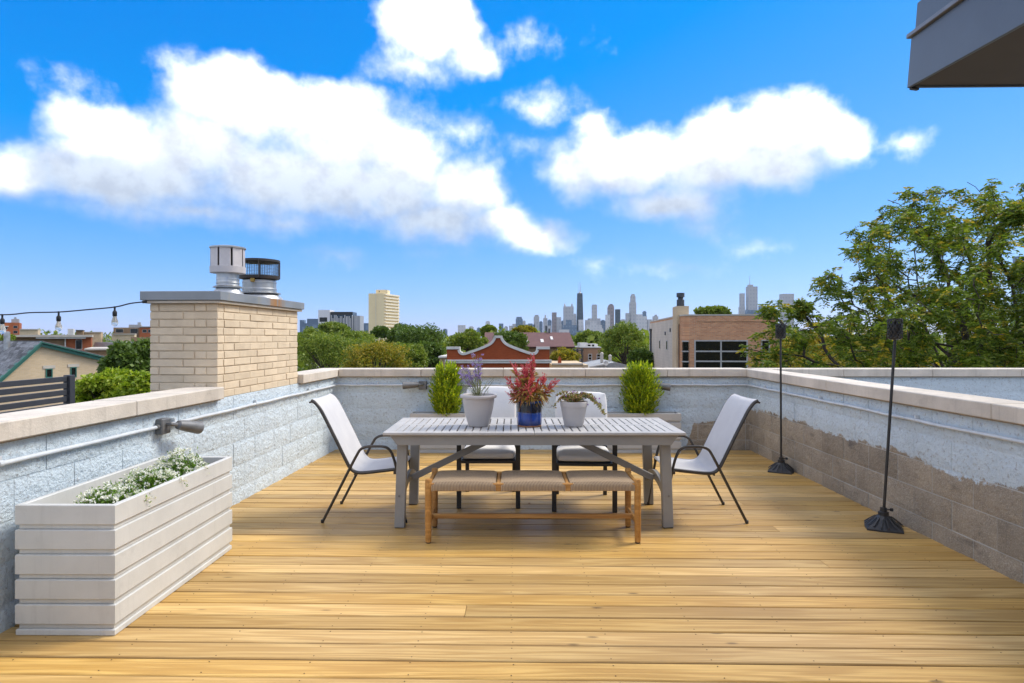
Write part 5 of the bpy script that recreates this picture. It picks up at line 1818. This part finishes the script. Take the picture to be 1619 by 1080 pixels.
q = MB(); q.box(-2.6 * s50, 2.6 * s50, .6, 1.1, H - (577 - 533) * s50 + G, H - (567 - 533) * s50 + G); q.box(-1.2 * s50, 1.2 * s50, .75, .95, H - (567 - 533) * s50 + G, H - (564 - 533) * s50 + G); q.build('chimney', MATS['red_brick'], bc_)

# ---- gabled house on the planter side
gh = thing('gabled_house', (0, 0, GROUND), 'tan brick gabled house with green rake trim and grey shingles', 'house')
dF = Vector((.5, .866, 0)); dR = Vector((-.866, .5, 0))      # along the gable wall; along the ridge
Pk = at(63, 543.5, 32); gz = Pk.z + G
MG = Matrix(((dF.x, dR.x, 0, Pk.x), (dF.y, dR.y, 0, Pk.y), (0, 0, 1, 0), (0, 0, 0, 1)))
gh.matrix_world = Matrix.Translation((0, 0, GROUND)) @ MG
mf, mn_ = .285, 1.02
Lf, Ln = 4.35, 4.6
poly = [(-Ln, 0), (Lf, 0), (Lf, gz - mf * Lf), (0, gz), (-Ln, gz - mn_ * Ln)]
q = MB(); q.prism(poly, 0.0, 12.0); q.build('gable_wall', MATS['tan_brick'], gh)
for (x0, z0, x1, z1, nm) in ((0, gz, Lf + .12, gz - mf * (Lf + .12), 'rake'), (0, gz, -Ln, gz - mn_ * Ln, 'rake')):
    for (off, th_, yy, mt) in ((.02, .16, -.16, 'green_trim'), (.14, .10, -.26, 'green_trim')):
        q = MB(); q.prism([(x0, z0 + off), (x1, z1 + off), (x1, z1 + off - th_), (x0, z0 + off - th_)], yy, 0.0); q.build('rake_trim', MATS[mt], gh)
q = MB(); q.prism([(0, gz + .15), (Lf + .15, gz - mf * (Lf + .15) + .15), (Lf + .15, gz - mf * (Lf + .15) + .10), (0, gz + .10)], -.27, 12.2); q.build('far_slope', MATS['shingle'], gh)
# the steep slope that faces the viewer, laid shingle by shingle
ang = math.atan(mn_)
slope = thing('x', (0, 0, 0), None, None)
bpy.data.objects.remove(slope)
rgs = random.Random(9)
rs = MB(); rs.prism([(0.02, gz + .12), (-Ln, gz - mn_ * Ln + .12), (-Ln, gz - mn_ * Ln + .04), (0.02, gz + .04)], -.24, 12.0); near = rs.build('near_slope', MATS['shingle'], gh)
sh = MB(); sh.bbox(-.235, .235, -.34, 0, 0, .022, .003)
shm = sh.mesh('shingle', MATS['shingle'])
rowsN, rest_mb = 0, MB()
Msl = Matrix.Translation((0, 0, gz + .125)) @ Matrix.Rotation(ang, 4, 'Y')
for r_ in range(22):
    for c_ in range(26):
        y = -.22 + .24 + c_ * .475 + (.24 if r_ % 2 else 0)
        if y > 11.8 : continue
        # position down the slope (local -x), across the roof (local y)
        dn = .05 + r_ * .20
        if dn > 4.3: continue
        p = Vector((-math.cos(ang) * dn, y, gz + .125 - math.sin(ang) * dn))
        M = Matrix.Translation(p) @ Matrix.Rotation(-ang, 4, 'Y') @ Matrix.Rotation(math.radians(-90), 4, 'Z') @ Matrix.Rotation(math.radians(4), 4, 'X')
        if r_ < 12 and c_ < 24:
            o = link('shingle', shm, near); o.matrix_local = M @ Matrix.Translation((0, 0, rgs.uniform(0, .006)))
        else:
            rest_mb.bbox(-.235, .235, -.34, 0, 0, .022, .003, M)
ro = rest_mb.build('lower_shingles', MATS['shingle'], near); ro['kind'] = 'stuff'
def gwin(px0, px1, py0, py1):
    # where the line of sight meets the gable wall
    def hit(px, py):
        d = Vector(((px - 809.5) / F, 1, -(py - 533) / F)); nrm_ = Vector((-dR.x, -dR.y, 0))
        t_ = (Pk - Vector((0, 0, H))).dot(nrm_) / d.dot(nrm_)
        P_ = Vector((0, 0, H)) + d * t_
        return (P_ - Pk).dot(dF), P_.z + G
    a, z1 = hit(px0, py0); b_, z0 = hit(px1, py1)
    window(gh, a, b_, z0, z1, 0, 'green_trim', 1, 1, .05, .03)
    q = MB(); q.box(a - .12, b_ + .12, -.03, -.002, z1 + .004, z1 + .16); q.build('lintel', MATS['stone_trim'], gh)
gwin(72, 83, 583, 597); gwin(111, 121, 580.5, 596.5)
q = MB(); q.tube([(-.4, 2.6, gz - .4), (-.4, 2.6, gz + .62)], .14, 12); q.build('vent_pipe', MATS['tin'], gh)

# ---- other roofs on the planter side
def block_house(label, px0, px1, pyt, Y, mat, depth=10, cat='building', rz=0, cap=None, wins=(), name='building'):
    s_ = Y / F
    cx_ = (px0 + px1) / 2
    t = thing(name, (at(cx_, 533, Y).x, Y, GROUND), label, cat, None, rz)
    th0 = math.atan2(-t.location.x, Y)
    t.rotation_euler.z = th0 * .92          # streets here run along the line of sight
    t.scale.x = math.cos(th0)
    hw_ = (px1 - px0) / 2 * s_
    z_ = H - (pyt - 533) * s_ + G
    q = MB(); q.box(-hw_, hw_, 0, depth, 0, z_); q.build('wall', MATS[mat], t)
    if cap:
        q = MB(); q.box(-hw_ - .1 * s_ * 4, hw_ + .1 * s_ * 4, -.25, depth, z_ + .003, z_ + max(.12, 1.4 * s_)); q.build('roof_edge', MATS[cap], t)
    for (a, b_, c_, d) in wins:
        window(t, (a - cx_) * s_, (b_ - cx_) * s_, H - (d - 533) * s_ + G, H - (c_ - 533) * s_ + G, 0, 'alu', 1, 1, .05)
    return t


ob = block_house('long flat roofed building with brown and orange red walls behind the gable', 22, 146, 533, 62, 'orange_flat', 12, wins=((120, 131, 537, 553),))
s62 = 62 / F
q = MB(); q.box((20 - 84) * s62, (102 - 84) * s62, -.05, -.004, 0, H - (533.6 - 533) * s62 + G); q.build('brown_wall', MATS['brown_brick'], ob)
q = MB(); q.box((18 - 84) * s62, (148 - 84) * s62, -.9, 12.2, H + .01 + G, H + (533 - 529.5) * s62 + G); q.build('flat_roof', MATS['stone_trim'], ob)
q = MB(); q.box((58 - 84) * s62, (137 - 84) * s62, -.75, -.5, H - (535.5 - 533) * s62 + G, H - (532.6 - 533) * s62 + G); q.box((102.5 - 84) * s62, (104.5 - 84) * s62, -.3, -.1, 0, H + G - .05); q.build('beam', MATS['white_trim'], ob)
block_house('tan brick side wall between the gabled house and the dark tree', 134, 186, 553.5, 46, 'brown_brick', 8, cap='stone_trim')
rt = block_house('small orange red tower block with a grey roof hut at the picture edge', 3, 30.5, 510, 190, 'orange_flat', 14, wins=((7, 12, 516, 521), (21, 28, 515, 519), (21, 28, 523, 527)))
s190 = 190 / F
q = MB(); q.box(0, 12 * s190, 3, 8, H + (533 - 510) * s190 + G, H + (533 - 504) * s190 + G); q.box(4 * s190, 8 * s190, 4, 7, H + (533 - 504) * s190 + G, H + (533 - 501) * s190 + G); q.build('roof_hut', MATS['grey_roof'], rt)
for py in (515.5, 524):
    q = MB(); q.box(-12 * s190, -3 * s190, -.9, -.01, H - (py + 1.2 - 533) * s190 + G, H - (py - 533) * s190 + G); q.build('balcony', MATS['white_trim'], rt)
block_house('pale tan flat block right of the orange tower', 31, 60, 521.5, 150, 'tan_brick', 12, cap='stone_trim')
block_house('small white stair tower behind the flat roof', 107, 116, 520, 140, 'white_trim', 6)
block_house('little brown roof hut behind the flat roof', 120, 131, 523, 120, 'brown_brick', 6, cap='tar_roof')
block_house('low tan block behind the flat roof edge', 131, 160, 526, 125, 'tan_brick', 9, cap='stone_trim')
db = block_house('dark red brick block with wide windows beside the chimney', 179.5, 222, 518, 130, 'brown_brick', 12, wins=((183, 195, 520, 526), (206, 218, 519.5, 527)))
s130 = 130 / F
q = MB(); q.box(2 * s130, 22 * s130, 2, 9, H + (533 - 518) * s130 + G, H + (533 - 513) * s130 + G); q.box(16 * s130, 21 * s130, 3, 6, H + (533 - 513) * s130 + G, H + (533 - 509) * s130 + G); q.build('roof_hut', MATS['grey_roof'], db)
block_house('red brick block with pale windows half hidden by the chimney', 220.5, 246, 517.5, 128, 'orange_flat', 10, cap='grey_roof', wins=((225, 232, 521, 526), (234, 238.5, 521, 526)))
block_house('tan brick block below the dark red one', 177, 213, 529, 100, 'tan_brick', 9, cap='stone_trim')
block_house('tall brown roof wall against the chimney edge', 207, 250, 533, 70, 'brown_brick', 9)
wr = thing('low_house', (at(180, 533, 66).x, 66.0, GROUND), 'low house with pale grey roofs behind the dark tree', 'house')
s66 = 66 / F
q = MB(); q.box(-34 * s66, 44 * s66, 0, 8, 0, H - (556 - 533) * s66 + G); q.build('wall', MATS['tan_brick'], wr)
q = MB(); q.prism([(-34 * s66, H - (556 - 533) * s66 + G), (-28 * s66, H - (541 - 533) * s66 + G), (36 * s66, H - (541 - 533) * s66 + G), (46 * s66, H - (556 - 533) * s66 + G)], -.2, 8.2); q.build('roof', MATS['grey_roof'], wr)

# ---- near fence and the roof it stands on
nb = thing('flat_roof_building', (-6.3, 5.2, GROUND), 'flat roofed neighbour house just beyond the wall, below the slat fence', 'building')
q = MB(); q.box(-3.5, 2.6, -8, 2.6, 0, .25 + G); q.build('wall', MATS['tan_brick'], nb)
q = MB(); q.box(-3.55, 2.65, -8.05, 2.65, .251 + G, .28 + G); q.build('roof', MATS['tar_roof'], nb)
fx, fy = -4.95, 7.0
fe = thing('slat_fence', (fx, fy, .28), 'dark metal slat fence on the neighbour roof beside the wall', 'fence', None, math.radians(-92))
ftop = H - (593 - 533) / F * 7.0 - .28
for x in (0.0, 1.55, 3.1, 4.65):
    q = MB(); q.bbox(x - .04, x + .04, -.04, .04, 0, ftop, .004); q.build('post', MATS['fence_metal'], fe)
for i in range(8):
    z1 = ftop - .012 - i * .0745
    if z1 < .06: break
    q = MB(); q.bbox(.041, 6.2, -.012, .012, z1 - .056, z1, .003); q.build('slat', MATS['fence_metal'], fe)

# ---- mid distance blocks
bt = thing('apartment_tower', (at(595, 533, 450).x, 450.0, GROUND), 'tall beige slab tower standing alone above the trees', 'tower')
s45 = 450 / F
simple('beige_concrete', (0.80, 0.66, 0.40), .85, (0.76, 0.62, 0.37), .2)
simple('beige_pale', (0.78, 0.71, 0.56), .85)
xl, xm_, xr_ = (582.7 - 595) * s45, (607 - 595) * s45, (620.8 - 595) * s45
zt_ = H + (533 - 464) * s45 + G
yR = 22.0
q = MB(); q.add([(xl, 0, 0), (xm_, 0, 0), (xr_ * 1.05, yR, 0), (xl, yR, 0)] + [(xl, 0, zt_), (xm_, 0, zt_), (xr_ * 1.05, yR, zt_), (xl, yR, zt_)], [(0, 1, 5, 4), (1, 2, 6, 5), (2, 3, 7, 6), (3, 0, 4, 7), (4, 5, 6, 7)])
q.build('wall', MATS['beige_concrete'], bt)
q = MB(); q.box(xl + 5.1, xl + 5.5, -.35, -.01, 0, zt_ - .5); q.build('vertical_rib', MATS['beige_pale'], bt)
dv = Vector((xr_ * 1.05 - xm_, yR, 0)); Ld = dv.length; dv.normalize()
nv_ = Vector((dv.y, -dv.x, 0))
for i in range(17):
    z = zt_ - 1.2 - i * 2.25
    q = MB()
    A = Vector((xm_, 0, z)) + dv * .6; B_ = Vector((xm_, 0, z)) + dv * (Ld - .6)
    q.add([A, B_, B_ + nv_ * 1.0, A + nv_ * 1.0] + [p + Vector((0, 0, .9)) for p in (A, B_, B_ + nv_ * 1.0, A + nv_ * 1.0)], [(0, 3, 2, 1), (4, 5, 6, 7), (0, 1, 5, 4), (1, 2, 6, 5), (2, 3, 7, 6), (3, 0, 4, 7)])
    q.build('balcony_band', MATS['beige_pale'], bt)
q = MB(); q.box((592.3 - 595) * s45, (610.5 - 595) * s45, 4, 14, zt_ + .002, H + (533 - 457.5) * s45 + G); q.build('roof_hut', MATS['beige_concrete'], bt)
q = MB(); q.box((597 - 595) * s45, (598.5 - 595) * s45, 3.95, 3.99, zt_ + 1.2, zt_ + 2.2); q.build('vent', MATS['tar_roof'], bt)

wb = thing('office_building', (at(535, 533, 480).x, 480.0, GROUND), 'white and black modern building with vertical white fins', 'building')
s48 = 480 / F
simple('fin_white', (0.72, 0.72, 0.74), .6); simple('blue_glass', (0.05, 0.085, 0.13), .2, (0.03, 0.05, 0.08), .3)
def wz(py): return H - (py - 533) * s48 + G
def wx_(px): return (px - 535) * s48
q = MB(); q.box(wx_(503.2), wx_(521.5), 0, 12, 0, wz(490)); q.build('stair_tower', MATS['fin_white'], wb)
q = MB(); q.box(wx_(505.2), wx_(517.3), -.05, -.005, wz(509), wz(501.8)); q.build('tower_opening', MATS['glass_dark'], wb)
q = MB(); q.box(wx_(522), wx_(557), 1, 14, 0, wz(493.2)); q.build('glass_body', MATS['blue_glass'], wb)
q = MB(); q.box(wx_(522), wx_(557.2), .6, .99, wz(497.5), wz(493)); q.build('black_fascia', MATS['black_metal'], wb)
rw_ = random.Random(4)
for i in range(15):
    x = wx_(523.2 + i * 2.35)
    a = rw_.choice([498, 500, 503]); b_ = rw_.choice([530, 524, 528])
    q = MB(); q.box(x, x + s48 * rw_.choice([.7, .9, 1.1]), .55, .985, wz(b_), wz(a)); q.build('fin', MATS['fin_white'], wb)
for py in (502, 507, 512, 517, 522):
    q = MB(); q.box(wx_(522.5), wx_(556.5), .8, .997, wz(py + .6), wz(py)); q.build('floor_band', MATS['black_metal'], wb)
q = MB(); q.box(wx_(557.5), wx_(568.3), 2, 14, 0, wz(499)); q.build('side_block', simple('side_grey', (0.34, 0.36, 0.40), .6), wb)
for i in range(5):
    x = wx_(558.3 + i * 2.1); q = MB(); q.box(x, x + .55 * s48, 1.85, 1.99, wz(530), wz(499.6)); q.build('fin', MATS['fin_white'], wb)

# ---- the skyline
def tower_mat(name, c, c2, fx_=7.5, fz=9.0):
    """distant facade: rows of windows too small to pick apart"""
    m, k, bs, out = new_mat(name)
    tcn = k.n('ShaderNodeTexCoord').outputs['Object']
    s = k.n('ShaderNodeSeparateXYZ'); k.put(s.inputs[0], tcn)
    a = k.math('SINE', k.math('MULTIPLY', s.outputs[2], 2 * math.pi / (fz * 3)))
    b_ = k.math('SINE', k.math('MULTIPLY', k.math('ADD', s.outputs[0], s.outputs[1]), 2 * math.pi / (fx_ * 3)))
    f_ = k.math('MULTIPLY', k.smooth(a, -.3, .6), k.smooth(b_, -.5, .5))
    k.put(bs.inputs['Base Color'], k.mix(f_, c, c2)); bs.inputs['Roughness'].default_value = .5
    return m


tower_mat('sk_grey', (0.42, 0.41, 0.41), (0.34, 0.34, 0.36)); tower_mat('sk_pale', (0.55, 0.53, 0.52), (0.44, 0.44, 0.45)); tower_mat('sk_blue', (0.10, 0.15, 0.22), (0.16, 0.22, 0.30))
tower_mat('sk_dark', (0.016, 0.03, 0.045), (0.03, 0.05, 0.07)); tower_mat('sk_brown', (0.26, 0.20, 0.19), (0.18, 0.15, 0.15)); simple('sk_mast', (0.5, 0.5, 0.5), .6)
SKY = 4650.0
sk = SKY / F


def skyscraper(label, tiers, mat, Y=SKY, spires=(), cat='skyscraper', top=None, taper=None):
    """tiers: (px0, px1, py_top) from wide to narrow; each one a block of its own"""
    s_ = Y / F
    cx_ = (tiers[0][0] + tiers[0][1]) / 2
    t = thing('skyscraper', ((cx_ - 809.5) * s_, Y, GROUND), label, cat, 'towers of the far skyline')
    dp_ = 0
    for i, (a, b_, pt) in enumerate(tiers):
        q = MB()
        x0, x1, z = (a - cx_) * s_, (b_ - cx_) * s_, H - (pt - 533) * s_ + G
        dpt = max(14.0, (x1 - x0) * .8)
        y0 = i * 1.5
        if taper:
            xa, xb = (taper[0] - cx_) * s_, (taper[1] - cx_) * s_; ins = dpt * .15
            q.add([(x0, 0, 0), (x1, 0, 0), (x1, dpt, 0), (x0, dpt, 0), (xa, ins, z), (xb, ins, z), (xb, dpt - ins, z), (xa, dpt - ins, z)], [(0, 3, 2, 1), (4, 5, 6, 7), (0, 1, 5, 4), (1, 2, 6, 5), (2, 3, 7, 6), (3, 0, 4, 7)])
        else:
            q.box(x0, x1, y0, y0 + dpt, 0, z)
        q.build('shaft', MATS[mat], t)
        dp_ = y0 + dpt / 2
    for (px, pa, pb, w_) in spires:
        q = MB(); x = (px - cx_) * s_
        q.tube([(x, dp_, H - (pa - 533) * s_ + G), (x, dp_, H - (pb - 533) * s_ + G)], [w_ * s_ / 2, w_ * s_ * .18], 8); q.build('spire', MATS['sk_mast' if mat not in ('sk_grey', 'sk_pale') else mat], t)
    if top:
        a, b_, p0, p1 = top
        q = MB(); x0, x1 = (a - cx_) * s_, (b_ - cx_) * s_
        z0, z1 = H - (p0 - 533) * s_ + G, H - (p1 - 533) * s_ + G
        pts_ = [(x0, z0)] + [((x0 + x1) / 2 - (x1 - x0) / 2 * math.cos(math.pi * i / 10), z0 + (z1 - z0) * math.sin(math.pi * i / 10)) for i in range(1, 10)] + [(x1, z0)]
        q.prism(pts_, 1.0, 14.0); q.build('crown_top', MATS[mat], t)
    return t


skyscraper('pair of pale slabs at the near end of the skyline above the trees', [(723.8, 735.8, 514)], 'sk_pale')
skyscraper('slim pale tower above the peak of the red gable parapet', [(767.7, 775, 509), (768.8, 774, 507.5)], 'sk_pale')
skyscraper('short dark blue tower just right of the red gable peak', [(788.8, 795.8, 511.5)], 'sk_blue')
skyscraper('low grey slab left of the stepped blue tower', [(805, 811.5, 515), (810, 817, 512)], 'sk_grey')
skyscraper('stepped blue grey tower left of the skyline centre', [(815.5, 826.5, 504), (816.5, 825, 501)], 'sk_blue')
skyscraper('low wide blue block between two slim towers', [(831, 846, 513), (835, 842, 511.5)], 'sk_blue')
skyscraper('slim grey tower with a flat crown left of the spired one', [(844, 852.7, 500.5), (845.5, 851.5, 498)], 'sk_grey')
skyscraper('narrow grey tower with a short pointed spire', [(859, 865.6, 503)], 'sk_grey', spires=[(862.3, 503, 497.5, 3.5)])
skyscraper('low pale block under the spired tower', [(862, 871, 515)], 'sk_pale')
skyscraper('tall plain grey slab left of the twin turreted tower', [(872.8, 880, 494)], 'sk_brown')
skyscraper('lower grey slab touching the twin turreted tower', [(880.2, 887.3, 501.5), (879.5, 888, 512)], 'sk_grey')
skyscraper('broad pale tower with two corner turrets', [(891.5, 907, 484.5)], 'sk_grey', spires=[(893.5, 485, 479.5, 3.6), (904.8, 485, 479.5, 3.6)])
skyscraper('blue glass block before the twin turreted tower', [(895, 904, 506), (890, 912, 514)], 'sk_blue', SKY - 120)
skyscraper('tallest dark tapering tower with antenna masts', [(911.6, 923.2, 463.5)], 'sk_dark', taper=(913.2, 921.2), spires=[(916.0, 463.5, 445, 1.0), (918.6, 463.5, 446.5, 1.0), (917.2, 463.5, 461, 5)])
skyscraper('pale low tower at the foot of the tallest dark one', [(915, 922.5, 505.5)], 'sk_pale', SKY - 120)
skyscraper('small pale tower just right of the tallest dark one', [(925.5, 931, 506)], 'sk_grey')
skyscraper('square grey tower rising from a broad lower block', [(931, 949.5, 503.5), (936.3, 944.2, 483), (937, 943.5, 481.5)], 'sk_grey')
skyscraper('low pale blocks before the broad lower block', [(928, 952, 514), (934, 943, 508)], 'sk_pale', SKY - 200)
skyscraper('brown tower with a rounded top', [(961.3, 971, 486)], 'sk_brown', top=(961.3, 971, 486.1, 480.5))
skyscraper('low pale tower left of the rounded brown one', [(957.8, 964.5, 497.5)], 'sk_pale', SKY - 100)
skyscraper('plain dark grey slab right of the rounded brown tower', [(973.3, 980.8, 489)], 'sk_dark')
skyscraper('tall stepped pale tower right of the skyline centre', [(996, 1006, 478), (997.5, 1005, 468), (998.6, 1003.6, 465)], 'sk_grey')
skyscraper('lower slab left of the tall stepped tower', [(989.8, 997, 495)], 'sk_grey')
skyscraper('pair of pale blocks right of the tall stepped tower', [(1006, 1016, 497), (1013, 1023, 500)], 'sk_pale')
skyscraper('small domed block near the pale side of the brick house', [(1024, 1031, 505), (1033, 1041, 500), (1035.5, 1039, 497.5)], 'sk_grey')
skyscraper('low blue block under the skyline centre', [(908, 926, 523), (900, 930, 528)], 'sk_blue', 2600)
skyscraper('low pale row of blocks under the skyline centre', [(885, 900, 521), (940, 954, 519)], 'sk_pale', 3400)
skyscraper('slender grey tower above the roof of the brick house', [(1170.8, 1177.6, 463.8), (1170, 1178.2, 485)], 'sk_grey')
skyscraper('tall pale blue glass tower with a spire above the brick house', [(1183.4, 1197.8, 453), (1183.8, 1191, 450)], 'sk_grey', spires=[(1186.6, 450, 436, 1.1)])
skyscraper('low blue glass block right of the spired glass tower', [(1191, 1221, 490), (1202, 1211.5, 483), (1181, 1191, 490)], 'sk_blue', SKY - 200)
skyscraper('broad pale tower glimpsed through the locust branches', [(1238, 1255.5, 464.5)], 'sk_grey')
skyscraper('dark tower behind the locust at the picture edge', [(1610, 1624, 405), (1604, 1612, 440)], 'sk_blue', 3000)
skyscraper('blue slab rising over the trees by the chimney', [(485.3, 503, 504)], 'sk_blue', 1500)
skyscraper('pale distant slab at the chimney edge', [(474, 481, 506), (481, 485, 511)], 'sk_blue', 1800)
skyscraper('small blue block between the finned building and the beige tower', [(574, 583, 511), (568, 575, 513)], 'sk_blue', 1500)

FILL = [(741, 749, 517, 'sk_pale'), (754, 760, 519, 'sk_blue'), (797, 803, 517, 'sk_grey'), (826.5, 831, 508, 'sk_grey'), (852.8, 858, 509, 'sk_blue'), (866, 872, 506.5, 'sk_blue'), (887.5, 891.2, 508, 'sk_blue'), (907.2, 911, 497, 'sk_grey'), (950, 957, 507, 'sk_blue'), (981, 989.5, 506, 'sk_grey'), (1016.5, 1022, 493, 'sk_blue'), (700, 707, 521, 'sk_blue')]
WHERE = ['left of the slim pale tower', 'just left of the slim pale tower', 'right of the short dark blue tower', 'between the stepped blue tower and the wide blue block', 'left of the spired tower', 'right of the spired tower', 'left of the twin turreted tower', 'between the twin turrets and the tallest dark tower', 'left of the rounded brown tower', 'between the dark slab and the stepped pale tower', 'right of the pair of pale blocks', 'at the end of the skyline over the trees']
for (a, b_, pt, mt), wh in zip(FILL, WHERE):
    skyscraper({'sk_pale': 'small pale block ', 'sk_blue': 'small blue block ', 'sk_grey': 'small grey block '}[mt] + wh, [(a, b_, pt), (a + .2 * (b_ - a), b_ - .2 * (b_ - a), pt - 1.2)], mt, SKY + 250)

# ================================================================== HAZE
m = bpy.data.materials.new('haze_air'); m.use_nodes = True
nt = m.node_tree; nt.nodes.clear()
k = NT(nt)
o_ = k.n('ShaderNodeOutputMaterial'); v_ = k.n('ShaderNodeVolumePrincipled')
v_.inputs['Color'].default_value = (0.70, 0.85, 1.0, 1)
v_.inputs['Density'].default_value = 0.000022
v_.inputs['Anisotropy'].default_value = 0.2
nt.links.new(v_.outputs[0], o_.inputs['Volume'])
q = MB(); q.box(-6500, 6500, -60, 5200, GROUND - 1.0, 470)
hz = q.build('haze', m)
prop(hz, 'thin blue city haze lying over the far towers', None, None, 'stuff')
